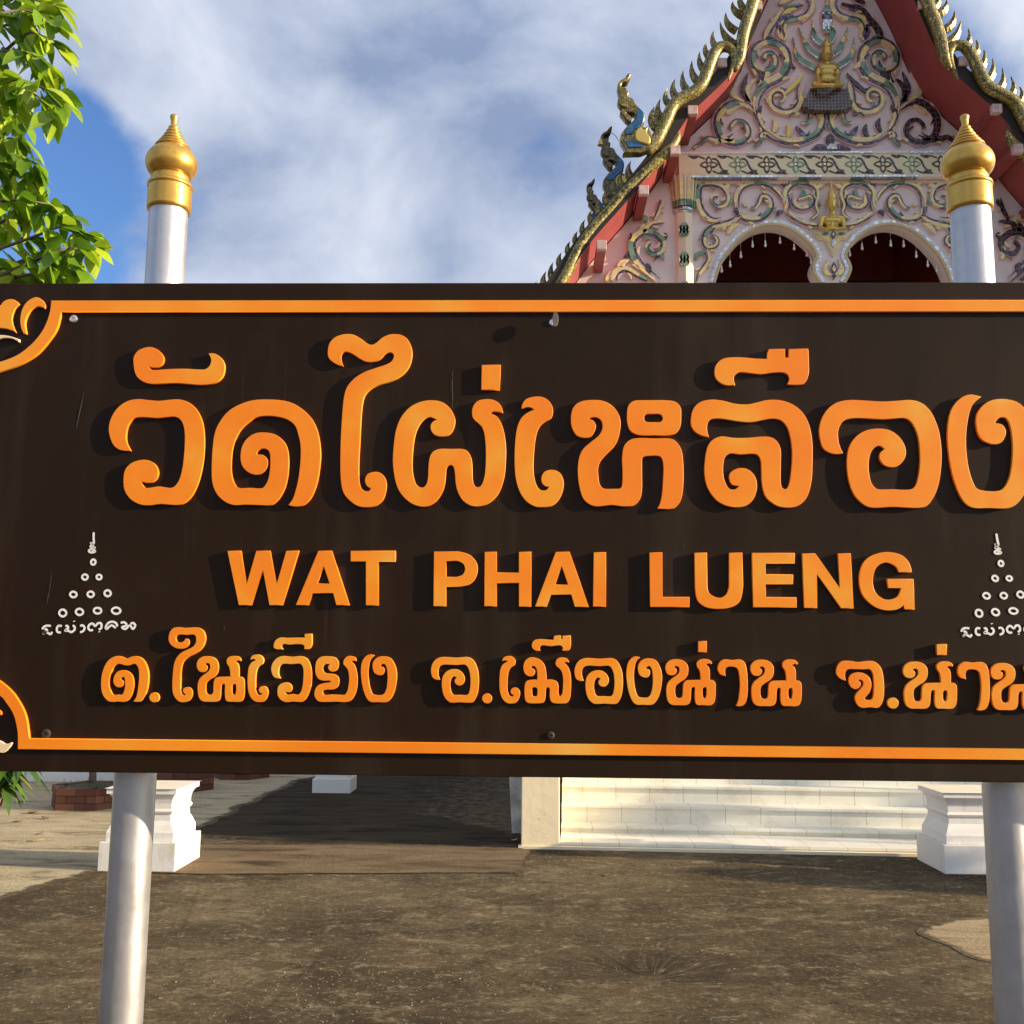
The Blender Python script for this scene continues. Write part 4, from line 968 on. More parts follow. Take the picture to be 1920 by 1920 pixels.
while xf0 + k * stepx < bx1 - .1:
    x = xf0 + k * stepx; bm = bmesh.new()
    for a in range(4):
        d = Vector((math.cos(a * math.pi / 2), math.sin(a * math.pi / 2)))
        ln = hh * .82 if a % 2 else hh * .80
        ribbon(bm, [(x + d.x * .015, zm + d.y * .015), (x + d.x * ln * .5, zm + d.y * ln * .5), (x + d.x * ln, zm + d.y * ln)], hh * .30, D2 - .12, .005, [4, 2][k % 2], leaf_p)
        ribbon(bm, [(x + d.x * .03, zm + d.y * .03), (x + d.x * ln * .45, zm + d.y * ln * .45), (x + d.x * ln * .72, zm + d.y * ln * .72)], hh * .15, D2 - .125, .004, 1, leaf_p)
    box(bm, (x - .014, D2 - .132, zm - .014), (x + .014, D2 - .121, zm + .014), 6)
    build('mosaic_flower', bm, SLOTS, beam)
    bm = bmesh.new()
    a = x + hh * .30
    flat(bm, [(a, zm + hh * .55), (a + .05, zm + hh * .52), (a + .085, zm + hh * .2), (a + .11, zm - hh * .2), (a + .145, zm - hh * .5), (a + .205, zm - hh * .56)], .014, 4)
    flat(bm, [(x - .05, zm + hh * .55), (x - .12, zm + hh * .75), (x - .19, zm + hh * .8)], .011, 4)
    flat(bm, [(x - .15, zm + hh * .66), (x - .21, zm + hh * .72), (x - .27, zm + hh * .86)], .024, 4, leaf_p)
    flat(bm, [(x + .05, zm - hh * .55), (x + .12, zm - hh * .75), (x + .19, zm - hh * .8)], .011, 4)
    flat(bm, [(x + .15, zm - hh * .66), (x + .21, zm - hh * .72), (x + .27, zm - hh * .86)], .024, 4, leaf_p)
    build('mosaic_vine', bm, SLOTS, beam); k += 1

# mirror-tiled rims of the arches
for flip in (0, 1):
    pts = arch if not flip else mirx(arch)
    bm = bmesh.new(); bt = bmesh.new()
    outs = []
    for i, p in enumerate(pts):
        a = pts[max(i - 1, 0)]; b = pts[min(i + 1, len(pts) - 1)]
        d = Vector((b[0] - a[0], b[1] - a[1])).normalized(); nn = Vector((d.y, -d.x)) * (1 if not flip else -1)
        outs.append((Vector(p), nn))
    # which way is outward: away from the opening centre
    cxm = sum(p[0] for p in pts) / len(pts); czm = min(p[1] for p in pts) + .3
    if (outs[len(outs) // 2][0] + outs[len(outs) // 2][1] * .1 - Vector((cxm, czm))).length < (outs[len(outs) // 2][0] - Vector((cxm, czm))).length: outs = [(p, -n_) for p, n_ in outs]
    def quadstrip(bmm, r0, r1, y, th, mats_, seg):
        for i in range(len(outs) - 1):
            vs = []
            for (p, n_) in (outs[i], outs[i + 1]):
                vs.append([bmm.verts.new((p.x + n_.x * r, yy_, p.y + n_.y * r)) for r, yy_ in ((r0, y), (r0, y - th), (r1, y - th), (r1, y))])
            m = mats_[i % len(mats_)]
            for k_ in range(3): bmm.faces.new((vs[0][k_], vs[0][k_ + 1], vs[1][k_ + 1], vs[1][k_])).material_index = m
    quadstrip(bm, 0.0, .034, D2, .03, [0], 1); build('arch_rim', bm, M_tan, gable)
    quadstrip(bt, .036, .082, D2, .022, [0, 1, 0, 0, 1], 1); build('mirror_arch_band', bt, [M_sil, M_whiteplaster], gable)

# columns with lotus capitals
for flip in (0, 1):
    cx = P(1284, 430, D2 - .05).x; cx = 2 * XC - cx if flip else cx
    cw = 20 * D2 / F; cy = D2 + .03
    zcap0, zcap1 = P(1284, 392, D2).z, P(1284, 333, D2).z
    bm = bmesh.new()
    lathe(bm, [(cw * 1.02, FLOOR), (cw * 1.0, FLOOR + 2), (cw, zcap0 - .02)], (cx, cy), 8)
    for f in bm.faces: f.smooth = False
    col = build('column', bm, M_column, temple)
    bm = bmesh.new(); lathe(bm, [(cw * 1.0, zcap0 - .08), (cw * 1.15, zcap0 - .06), (cw * 1.15, zcap0 - .02), (cw * 1.0, zcap0)], (cx, cy), 16); build('column_ring', bm, M_sil, col)
    for k in range(9):
        a = math.pi + (k + .0) * math.pi / 8
        bm = bmesh.new()
        d = Vector((math.cos(a), math.sin(a), 0)); t = Vector((-d.y, d.x, 0))
        n_ = 6; prev = None
        for i in range(n_):
            v = i / (n_ - 1); z = zcap0 + (zcap1 - zcap0) * v; rad = cw * (.98 + .28 * v); ww = .034 * (1 if v < .8 else (1 - v) / .2 + .05) * (1 + .15 * (k % 2))
            c = Vector((cx, cy, z)) + d * (rad + .012 * (k % 2))
            row = [bm.verts.new(c - t * ww), bm.verts.new(c + d * .018), bm.verts.new(c + t * ww)]
            if prev:
                for q in range(2): bm.faces.new((prev[q], prev[q + 1], row[q + 1], row[q])).material_index = (2 if v < .3 else (0 if k % 2 else 1))
            prev = row
        build('lotus_petal', bm, [M_gm, M_beam, M_grn], col)
    for zpx in (437, 492, 547):
        zq = P(1278, zpx, D2).z; bm = bmesh.new(); yq = cy - cw - .004
        for sx in (-1, 0, 1):
            for lev, mm in ((-.035, 2), (0, 1), (.035, 2)):
                px_ = cx - .02 + sx * .042 * (1 if lev == 0 else .75); 
                ribbon(bm, [(px_, zq + lev - .06), (px_ + sx * .014, zq + lev), (px_ - sx * .012, zq + lev + .07)], .021, yq, .008, mm if sx else 6 if lev == 0 else mm, leaf_p)
        build('lotus_inlay', bm, SLOTS, col)

# gilded figures -------------------------------------------------------------
def capsule_mesh(parts, name, mat, parent, voxel, smooth_it=6):
    bm = bmesh.new()
    for a, b, ra, rb in parts:
        a, b = Vector(a), Vector(b); n = max(2, int((b - a).length / (min(ra, rb) * .35)) + 1) if (b - a).length > 1e-6 else 1
        for i in range(n + 1 if n > 1 else 1):
            t = i / n
            bmesh.ops.create_icosphere(bm, subdivisions=2, radius=ra + (rb - ra) * t, matrix=Matrix.Translation(a.lerp(b, t)))
    me = bpy.data.meshes.new(name); bm.to_mesh(me); bm.free()
    ob = bpy.data.objects.new(name, me); COL.objects.link(ob)
    rm = ob.modifiers.new('r', 'REMESH'); rm.mode = 'VOXEL'; rm.voxel_size = voxel
    sm = ob.modifiers.new('s', 'SMOOTH'); sm.iterations = smooth_it; sm.factor = .5
    dg = bpy.context.evaluated_depsgraph_get()
    m2 = bpy.data.meshes.new_from_object(ob.evaluated_get(dg)); bpy.data.objects.remove(ob)
    m2.materials.clear()
    return link(name, m2, mat, parent, True)
def pxo(zx, zy, y=0.0):      # point on the gable plane from the Buddha enlargement, y metres in front of the wall
    q = P(1440 + zx / 8.727, zy / 8.727, D2 - y); return (q.x, D2 - y, q.z)
k8 = D2 / F / 8.727
B = []
def limb(p, q, r0, r1): B.append((pxo(*p), pxo(*q), r0 * k8, r1 * k8))
limb((960, 620, .12), (960, 700, .12), 22, 55); limb((960, 720, .12), (962, 760, .12), 70, 84); limb((962, 830, .14), (962, 890, .15), 88, 84); limb((962, 930, .15), (962, 950, .15), 66, 52)
limb((958, 960, .1), (958, 1040, .09), 52, 62)
limb((862, 1090, .08), (1086, 1090, .08), 70, 70); limb((890, 1130, .10), (1060, 1130, .10), 88, 88); limb((920, 1200, .10), (1020, 1200, .10), 84, 84); limb((915, 1300, .10), (1030, 1300, .10), 80, 80)
for s_ in (0, 1):
    f = (lambda x: x) if not s_ else (lambda x: 1956 - x)
    limb((f(840), 1100, .09), (f(806), 1220, .11), 50, 42); limb((f(806), 1220, .11), (f(825), 1310, .17), 40, 36); limb((f(825), 1315, .18), (f(950), 1320, .27), 34, 26)
    limb((f(900), 1360, .12), (f(765), 1385, .22), 55, 58); limb((f(765), 1395, .22), (f(900), 1400, .30), 52, 44); limb((f(900), 1400, .30), (f(1010), 1395, .30), 42, 34)
    limb((f(893), 840, .11), (f(890), 930, .11), 16, 18)
limb((1000, 880, .215), (968, 850, .235), 12, 12); limb((962, 850, .235), (962, 885, .25), 12, 17)
buddha = capsule_mesh(B, 'seated_figure', M_goldb, gable, .0065, 3)
# mosaic throne
bm = bmesh.new()
tiers = [(1445, 690, 1290), (1525, 670, 1320), (1625, 620, 1350), (1650, 580, 1400), (1745, 600, 1370), (1800, 760, 1210)]
rows = []
for zy, xa, xb in tiers:
    a, b = pxo(xa, zy, .16), pxo(xb, zy, .16); rows.append([bm.verts.new((a[0], D2, a[2])), bm.verts.new(a), bm.verts.new(b), bm.verts.new((b[0], D2, b[2]))])
for r0, r1 in zip(rows, rows[1:]):
    for q in range(3): bm.faces.new((r0[q], r0[q + 1], r1[q + 1], r1[q]))
bm.faces.new(rows[0]); bm.faces.new(rows[-1])
build('mosaic_throne', bm, mat_mosaic('dark_throne_glass', [(.02, .012, .012), (.05, .03, .03), (.035, .05, .04)], .045, .25, .2, (.28, .21, .22)), gable)
# seven-headed serpent hood behind the figure
GZ = ((1440, 0), 8.727)
hood = [('760,1140 640,1080 520,1000 450,900 430,800 395,640', 2), ('860,960 760,900 660,830 600,720 545,600 490,480', 2), ('880,740 800,690 740,600 730,480 720,330', 1)]
for flip in (0, 1):
    for s, mm in hood:
        pts = []
        for p in parse(s):
            q = P(1440 + p[0] / 8.727, p[1] / 8.727, D2); pts.append((2 * XC - q.x if flip else q.x, q.z))
        bm = bmesh.new(); pr_ = lambda t: 1.0 if t < .55 else max(.12, 1.25 - 1.2 * t) * (1.35 if t < .75 else 1)
        ribbon(bm, pts, .062, D2, .03, 0, pr_); ribbon(bm, pts, .046, D2 - .028, .02, 2, pr_, [2, 2, 2, 1], 4)
        o3 = [(p[0], p[1], .045 * (1 if not flip else -1)) for p in pts[:3]]
        ribbon(bm, o3, .010, D2 - .028, .03, 6)
        e = pts[-2]
        for q in range(3): box(bm, (e[0] - .012 + q * .016, D2 - .07, e[1] - .02 - q * .03), (e[0] + .004 + q * .016, D2 - .045, e[1] - q * .03), [6, 5, 1][q])
        build('serpent_hood', bm, SLOTS, gable)
bm = bmesh.new()
pts = [(P(1440 + x / 8.727, y / 8.727, D2).x, P(1440 + x / 8.727, y / 8.727, D2).z) for x, y in ((955, 580), (955, 470), (955, 360), (955, 230), (950, 120), (945, -30))]
ribbon(bm, pts, .10, D2, .04, 0, lambda t: [.55, .8, 1, .9, .45, .08][min(5, int(t * 5.999))])
ribbon(bm, pts, .075, D2 - .036, .02, 2, lambda t: [.5, .8, 1, .9, .4, .08][min(5, int(t * 5.999))], [2, 6, 3, 2, 1, 5], 4)
for sx in (-1, 1):
    c = pxo(955 + sx * 48, 212, .07); box(bm, (c[0] - .012, c[1], c[2] - .012), (c[0] + .012, c[1] + .02, c[2] + .012), 6)
    c = pxo(955 + sx * 40, 420, .075); box(bm, (c[0] - .014, c[1], c[2] - .05), (c[0] + .014, c[1] + .02, c[2] + .05), 6)
build('serpent_hood', bm, SLOTS, gable)
# praying half figure above the pendant
B = []
k9 = D2 / F / 9.14
def pxb(zx, zy, y=0.0):
    q = P(1480 + zx / 9.14, 330 + zy / 9.14, D2 - y); return (q.x, D2 - y, q.z)
def limb2(p, q, r0, r1): B.append((pxb(*p), pxb(*q), r0 * k9, r1 * k9))
limb2((718, 70, .1), (720, 220, .1), 12, 32); limb2((720, 250, .1), (722, 300, .1), 42, 70); limb2((725, 350, .1), (727, 380, .1), 88, 88); limb2((730, 450, .12), (732, 520, .13), 88, 68); limb2((735, 540, .13), (735, 560, .13), 50, 42)
limb2((735, 560, .09), (735, 660, .08), 52, 60); limb2((585, 730, .07), (880, 730, .07), 62, 62); limb2((650, 770, .10), (820, 770, .10), 70, 70); limb2((680, 850, .07), (790, 850, .07), 60, 60)
for s_ in (0, 1):
    f = (lambda x: x) if not s_ else (lambda x: 1472 - x)
    limb2((f(555), 730, .08), (f(532), 880, .12), 50, 36); limb2((f(532), 890, .13), (f(640), 912, .20), 34, 28); limb2((f(640), 908, .21), (f(725), 890, .25), 26, 20); limb2((f(728), 890, .25), (f(732), 780, .27), 20, 10)
    limb2((f(625), 420, .06), (f(618), 540, .06), 20, 16)
limb2((740, 430, .20), (742, 480, .215), 12, 16)
capsule_mesh(B, 'praying_figure', M_goldb, gable, .006, 3)
# pendant ornament between the arches
def orn_plate(s, mat, y, th, name='pendant_ornament', org=(1480, 330), sc_=9.14):
    ls = [smooth_closed([(P(org[0] + a / sc_, org[1] + b / sc_, D2).x, P(org[0] + a / sc_, org[1] + b / sc_, D2).z, c) for a, b, c in parse(s)], 3)]
    return plate(name, ls, D2 - y, th, mat, gable, .003)
orn_plate('400,930! 470,960 560,975 640,950 730,935 830,950 900,1000 980,990 1050,930! 1030,1030 960,1100 860,1130 850,1230 740,1390! 640,1240 610,1130 500,1100 430,1030', M_beam, .030, .03)
orn_plate('420,960! 520,1000 640,980 730,960 840,980 930,1010 1030,960! 1010,1030 940,1085 840,1110 830,1210 740,1350! 650,1220 630,1110 520,1085 450,1030', M_gm, .042, .014)
orn_plate('735,965! 780,1020 735,1120! 685,1020', M_pur, .056, .014); orn_plate('735,990! 758,1030 735,1080! 712,1030', M_sil, .064, .01)
orn_plate('740,1100! 778,1160 740,1265! 695,1160', M_sil, .056, .014)
orn_plate('530,1010! 600,980 660,1005 600,1035', M_grn, .054, .014); orn_plate('820,1010! 880,985 950,1010 880,1040', M_grn, .054, .014)
orn_plate('660,1430! 670,1530 640,1570 670,1650 720,1680 745,1700 800,1660 850,1570 830,1430! 890,1530 930,1580 900,1690 780,1730 750,1790! 720,1730 600,1690 570,1580 610,1520', M_gm, .03, .03)
orn_plate('745,1490! 805,1610 750,1690! 692,1610', M_pur, .05, .022); orn_plate('745,1550! 780,1620 750,1670! 715,1620', M_gm, .058, .01); orn_plate('750,1690! 785,1720 752,1790! 715,1720', M_pur, .05, .02)
# lotus bud above the frieze
GAz = (1250, 0); 
for s, mt, y in (('1475,1550! 1540,1490 1630,1500 1620,1420 1675,1375! 1730,1430 1720,1500 1800,1490 1895,1550!', M_pinkd, .03), ('1480,1548! 1545,1497 1630,1510 1640,1548!', M_pur, .045), ('1730,1548! 1745,1500 1800,1497 1890,1548!', M_pur, .045), ('1675,1385! 1720,1440 1700,1500 1640,1500 1630,1430', M_dark, .045), ('1635,1550! 1650,1510 1690,1495 1730,1515 1745,1550!', M_sil, .055)):
    orn_plate(s, mt, y, y, 'lotus_bud', GAz, 5.486)

# glass drops on threads in the arches
drops = [(1353, 505), (1369, 495), (1389, 478), (1411, 458), (1435, 457), (1462.5, 451), (1489, 463), (1513, 475), (1521, 489)]
ordn = ['first', 'second', 'third', 'fourth', 'fifth', 'sixth', 'seventh', 'eighth', 'ninth']
for flip in (0, 1):
    for i, (px, py) in enumerate(drops):
        q = P(px, py, D2 + .12); x = 2 * XC - q.x if flip else q.x
        xx = x if not flip else 2 * XC - x
        ztop = max((z for (ax, z) in arch if abs(ax - xx) < .06), default=q.z + .2)
        side = 'left' if not flip else 'right'
        n_ = i if not flip else len(drops) - 1 - i
        d = empty('glass_drop', (x, D2 + .12, q.z), 'clear glass drop on a thread in the %s arch, %s from the left' % (side, ordn[n_]), 'glass drop', 'glass drops hanging in the twin arches')
        bm = bmesh.new(); tube(bm, [(x, D2 + .12, ztop + .05), (x, D2 + .12, q.z + .05)], .0028, 5); build('thread', bm, M_scr, d)
        bm = bmesh.new(); lathe(bm, [(.004, q.z + .055), (.010, q.z + .04), (.012, q.z + .015), (.009, q.z + .008), (.017, q.z - .012), (.019, q.z - .025), (.012, q.z - .042), (.003, q.z - .047)], (x, D2 + .12), 10); build('drop', bm, M_glass, d, smooth=True)

# front steps, turned a little out of square with the hall
stairs = bpy.data.objects.new('staircase', None); COL.objects.link(stairs); stairs.parent = temple
stairs.location = Vector((0, 0, 0)) - temple.location
SX0 = G(1050, 1590).x; SXW = G(977, 1590).x
SY = G(1052, 1591).y
ang = R(-2.4)
def rot(p):
    x, y, z = p; dx, dy = x - SX0, y - SY
    return (SX0 + dx * math.cos(ang) - dy * math.sin(ang), SY + dx * math.sin(ang) + dy * math.cos(ang), z)
SXE = 2 * XC - SX0 + .3
z = 0; y = SY
treads = [(.05, .50)] + [(.105, .215)] + [(.105 + .145 * k, .215) for k in range(1, 8)]
for i, (zt_, dp) in enumerate(treads):
    bm = bmesh.new()
    lip = .012 if i else .0
    box(bm, (SX0, y + .012, 0), (SXE, y + dp + .02, zt_ - .02))
    box(bm, (SX0, y - lip, zt_ - .02), (SXE, y + dp + .014, zt_))
    for v in bm.verts: v.co = rot(v.co)
    build('step', bm, M_step, stairs)
    y += dp
yend = y
bm = bmesh.new(); box(bm, (SX0 - .2, yend - .02, 0), (SXE, D2 - .02, FLOOR + .02)); build('landing', bm, M_step, stairs)
for (xa, xb) in ((SXW, SX0 - .004), (SXE + .004, SXE + .32)):
    bm = bmesh.new()
    prof_ = [(SY - .03, 0), (SY - .03, .72), (SY + .9, .86), (yend - .05, 1.5), (D2 - .03, 1.5), (D2 - .03, 0)]
    f0 = [bm.verts.new((xa, a, b)) for a, b in prof_]; f1 = [bm.verts.new((xb, a, b)) for a, b in prof_]
    bm.faces.new(f0); bm.faces.new(f1[::-1])
    for q in range(len(prof_)): bm.faces.new((f0[q], f0[(q + 1) % 6], f1[(q + 1) % 6], f1[q]))
    build('wing_wall', bm, M_plaster, stairs, bevel=.008)
# thin mortar skirting under the bottom step
bm = bmesh.new()
box(bm, (SXW - .02, SY - .05, 0), (SXE, SY + .02, .022))
for v in bm.verts: v.co = rot(v.co)
build('skirting', bm, M_plaster, stairs)

# leaning slab of marble behind the wing wall
a = G(957, 1542); 
ms = bmesh.new()
fr = [(P(953, 1440, 9.3)), P(976, 1440, 9.3), P(980, 1543, 9.3), P(960, 1543, 9.3)]
v0 = [ms.verts.new((p.x, 9.3 + .12 * i_, p.z)) for p, i_ in zip(fr, (1, 1, 0, 0))]; v1 = [ms.verts.new((p.x + .02, 9.42 + .12 * i_, p.z)) for p, i_ in zip(fr, (1, 1, 0, 0))]
for v in v0[2:] + v1[2:]: v.co.z = 0
ms.faces.new(v0); ms.faces.new(v1[::-1])
for q in range(4): ms.faces.new((v0[q], v0[(q + 1) % 4], v1[(q + 1) % 4], v1[q]))
o = build('marble_slab', ms, M_marble); tag(o, 'grey veined marble slab leaning behind the cream stair wall', 'stone slab')

# ================================================================ YARD OBJECTS
PED = [(.275, 0), (.275, .2), (.242, .202), (.242, .262), (.236, .275), (.222, .31), (.205, .342), (.203, .384), (.212, .392), (.219, .407), (.212, .42), (.208, .425), (.208, .462), (.214, .49), (.228, .515), (.238, .528), (.252, .531), (.252, .566), (.265, .569), (.265, .705), (.277, .708), (.277, .74), (.24, .743), (.21, .755)]
def square_stack(bm, prof, c, s=1):
    rings = []
    for r, z in prof:
        rings.append([bm.verts.new((c[0] + sx * r * s, c[1] + sy * r * s, z * s)) for sx, sy in ((-1, -1), (1, -1), (1, 1), (-1, 1))])
    for r0, r1 in zip(rings, rings[1:]):
        for k in range(4): bm.faces.new((r0[k], r0[(k + 1) % 4], r1[(k + 1) % 4], r1[k]))
    bm.faces.new(rings[0]); bm.faces.new(rings[-1])
gl = G(182, 1634); gr = G(1772.5, 1639); gf = G(585, 1487)
for (cx, cy, s, lab) in ((gl.x + .275, gl.y + .275, 1, 'white moulded plaster pedestal behind the left silver post'), (gr.x + .275, gr.y + .275, 1, 'white moulded plaster pedestal in front of the steps by the right post'), (gf.x + .275 * .78, gf.y + .21, .78, 'small distant white pedestal standing on the dark yard')):
    t = empty('white_pedestal', (cx, cy, 0), lab, 'pedestal', 'white plaster pedestals around the yard')
    bm = bmesh.new(); square_stack(bm, PED[:2], (cx, cy), s); build('plinth', bm, M_whiteplaster, t, bevel=.004)
    bm = bmesh.new(); square_stack(bm, PED[2:19], (cx, cy), s); build('moulded_base', bm, M_whiteplaster, t)
    bm = bmesh.new(); square_stack(bm, PED[19:], (cx, cy), s); build('shaft', bm, M_whiteplaster, t, bevel=.004)
# brick planters and their frangipani
def planter(px, py, rad, lab, plant_lab, seed):
    c = G(px, py); cx, cy = c.x, c.y + rad * .87
    rr = random.Random(seed)
    t = empty('brick_planter', (cx, cy, 0), lab, 'planter', 'hexagonal brick planters by the wall')
    bm = bmesh.new()
    for course in range(3):
        for sd in range(6):
            a0 = math.radians(60 * sd + 0 + 0); a1 = math.radians(60 * (sd + 1))
            p = Vector((math.cos(a0), math.sin(a0), 0)) * rad; q = Vector((math.cos(a1), math.sin(a1), 0)) * rad
            d = (q - p).normalized(); nn = Vector((d.y, -d.x, 0)); ln = (q - p).length; x = 0
            first = True
            while x < ln - .01:
                l = min(.20 if not (first and course % 2) else .10, ln - x); first = False
                z0 = course * .072; j = rr.uniform(-.004, .004)
                pts = [p + d * (x + .003) + nn * j, p + d * (x + l - .003) + nn * j, p + d * (x + l - .003) - nn * .09, p + d * (x + .003) - nn * .09]
                lo = [bm.verts.new((cx + v.x, cy + v.y, z0 + .002)) for v in pts]; hi = [bm.verts.new((cx + v.x, cy + v.y, z0 + .069)) for v in pts]
                bm.faces.new(lo); bm.faces.new(hi)
                for k in range(4): bm.faces.new((lo[k], lo[(k + 1) % 4], hi[(k + 1) % 4], hi[k]))
                x += l
    build('brick_wall', bm, M_brick, t)
    bm = bmesh.new(); ring = [bm.verts.new((cx + (rad - .07) * math.cos(math.radians(60 * k)), cy + (rad - .07) * math.sin(math.radians(60 * k)), .195)) for k in range(6)]
    cc = bm.verts.new((cx, cy, .24))
    for k in range(6): bm.faces.new((ring[k], ring[(k + 1) % 6], cc))
    build('soil', bm, M_soil, t)
    # weeds: short blades standing in the soil
    bm = bmesh.new()
    for i in range(90):
        a = rr.uniform(0, 6.28); r_ = rr.uniform(0, rad - .1); b = Vector((cx + r_ * math.cos(a), cy + r_ * math.sin(a), .2)); tp = b + Vector((rr.uniform(-.05, .05), rr.uniform(-.05, .05), rr.uniform(.03, .10)))
        bm.faces.new((bm.verts.new(b - Vector((.003, 0, 0))), bm.verts.new(b + Vector((.003, 0, 0))), bm.verts.new(tp)))
    g_ = build('weeds', bm, M_frang, t, recalc=False); g_['kind'] = 'stuff'
    frangipani(cx, cy, .2, plant_lab, rr, .95)
def strap(bm, base, d, ln, wd, droop):
    d = Vector(d).normalized(); side = d.cross(Vector((0, 0, 1))).normalized(); prev = None; n = 7
    for i in range(n):
        t = i / (n - 1)
        c = Vector(base) + d * ln * t + Vector((0, 0, -droop * ln * t * t))
        w_ = wd * max(.05, math.sin(math.pi * min(1, t ** .75 * .96 + .03)))
        row = [bm.verts.new(c - side * w_), bm.verts.new(c - Vector((0, 0, w_ * .25))), bm.verts.new(c + side * w_)]
        if prev:
            for q in range(2): bm.faces.new((prev[q], prev[q + 1], row[q + 1], row[q])).smooth = True
        prev = row
def frangipani(cx, cy, z0, lab, rr, hgt, crowns=None):
    t = empty('frangipani_plant', (cx, cy, z0), lab, 'plant', 'frangipani shrubs by the wall')
    bm = bmesh.new()
    tips = crowns or [(cx + rr.uniform(-.35, .35), cy + rr.uniform(-.3, .3), z0 + rr.uniform(.35, hgt)) for k in range(5)]
    fork = Vector((cx, cy, z0 + .22))
    tube(bm, [(cx, cy, z0 - .05), (cx + .01, cy, z0 + .1), tuple(fork)], [.042, .037, .034], 10)
    for q in tips:
        mid = fork.lerp(Vector(q), .5) + Vector((0, 0, -.03))
        tube(bm, [tuple(fork), tuple(mid), q], [.03, .022, .016], 8)
    build('stem', bm, M_bark, t)
    bm = bmesh.new()
    for q in tips:
        for k in range(16):
            a = k * 2.4 + rr.uniform(-.3, .3); el = rr.uniform(-.5, .7)
            strap(bm, q, (math.cos(a), math.sin(a), el), rr.uniform(.17, .27), rr.uniform(.022, .034), rr.uniform(.2, .75))
    build('leaves', bm, M_frang, t, recalc=False)
planter(140, 1521, .40, 'hexagonal red brick planter holding a thick-stemmed frangipani, nearest the sign', 'frangipani with a thick stem growing in the nearest brick planter', 11)
planter(320, 1487, .38, 'red brick planter half hidden behind the left white pedestal', 'frangipani in the planter behind the left white pedestal', 12)
planter(439, 1463, .36, 'far red brick planter just under the sign board edge', 'frangipani in the farthest brick planter', 13)
c = P(6, 1462, 7.6)
rr = random.Random(4)
frangipani(c.x - .12, 7.6, .0, 'frangipani shrub with long bright leaves at the lower left edge', rr, .9, [(c.x, 7.6, c.z + .02), (c.x + .03, 7.55, c.z + .10), (c.x - .25, 7.7, c.z + .25), (c.x - .35, 7.5, c.z), (c.x - .1, 7.7, c.z + .45), (c.x + .12, 7.6, c.z + .12), (c.x + .06, 7.5, c.z - .03), (c.x - .05, 7.65, c.z + .06)])
# white boundary wall behind the planters
bm = bmesh.new(); box(bm, (-14, 12.6, 0), (-4.9, 12.78, 1.7)); 
wl = build('boundary_wall', bm, M_whiteplaster); tag(wl, 'plain white boundary wall behind the brick planters', 'wall')
bm = bmesh.new(); box(bm, (-14.02, 12.57, 1.7), (-4.87, 12.81, 1.78)); build('coping', bm, M_whiteplaster, wl)

# ================================================================ LEAFY TREE
rt = random.Random(21)
tree = empty('leafy_tree', (-4.3, 5.2, 0), 'broad-leaved tree with bright yellow-green leaves beside the sign', 'tree')
twigs = [(4.6, [(-60, 60), (20, 45), (65, 25), (108, 8)]), (4.8, [(-60, -40), (30, -10), (95, 8)]), (4.5, [(-50, 105), (30, 95), (70, 108), (92, 125)]), (4.6, [(10, 95), (60, 60), (110, 92)]), (4.4, [(-40, 180), (20, 150), (80, 165), (118, 190)]),
         (4.7, [(-50, 220), (10, 200), (40, 228)]), (4.6, [(-60, 300), (0, 262), (45, 262)]), (4.5, [(-50, 330), (15, 290), (70, 308)]), (4.8, [(-60, 380), (10, 345), (50, 352)]), (4.5, [(-60, 470), (20, 405), (85, 388), (128, 404)]),
         (4.4, [(-40, 480), (60, 445), (120, 425), (172, 445)]), (4.6, [(-40, 520), (50, 485), (100, 465), (140, 482)]), (4.5, [(-40, 560), (40, 525), (92, 505), (130, 520)]), (4.9, [(-60, 440), (0, 425), (50, 455)]), (4.8, [(-60, 20), (0, 10), (40, -10)]), (4.9, [(-80, 130), (-10, 140), (25, 190)]), (4.9, [(-70, 250), (-10, 235), (20, 290)]), (5.0, [(-70, 400), (-20, 385), (20, 430)]), (4.9, [(-50, 500), (10, 505), (60, 540)]),(4.6, [(-50, 600), (30, 560), (100, 555)]), (4.3, [(40, 500), (110, 470), (176, 462)]), (4.4, [(30, 520), (100, 505), (158, 500)]), (4.5, [(-20, 30), (50, 20), (112, 50)]), (4.4, [(0, 180), (60, 175), (105, 215)]), (4.5, [(-20, 380), (40, 375), (100, 385)]), (4.6, [(-30, 310), (20, 320), (72, 330)])]
for i in range(46):
    y = rt.uniform(-700, 760); x = rt.uniform(-650, -110); dpt = rt.uniform(4.2, 6.4)
    twigs.append((dpt, [(x - 90, y + 60), (x - 30, y), (x + rt.uniform(0, 60), y + rt.uniform(-20, 40))]))
bmb = bmesh.new(); bml = bmesh.new()
def leaf(base, d, ln, wd, roll, droop):
    d = Vector(d).normalized(); s0 = d.cross(Vector((0, 0, 1)))
    s0 = s0.normalized() if s0.length > .05 else Vector((1, 0, 0))
    nrm_ = s0.cross(d).normalized(); side = s0 * math.cos(roll) + nrm_ * math.sin(roll); nv = side.cross(d)
    prev = None; n = 6
    for i in range(n):
        t = i / (n - 1)
        c = Vector(base) + d * ln * t - Vector((0, 0, droop * ln * t * t)) 
        w_ = wd * [.06, .72, 1.0, .92, .58, .03][i]
        row = [bml.verts.new(c - side * w_ + nv * w_ * .3), bml.verts.new(c), bml.verts.new(c + side * w_ + nv * w_ * .3)]
        if prev:
            for q in range(2): bml.faces.new((prev[q], prev[q + 1], row[q + 1], row[q])).smooth = True
        prev = row
trunk_top = Vector((-4.25, 5.2, 2.2))
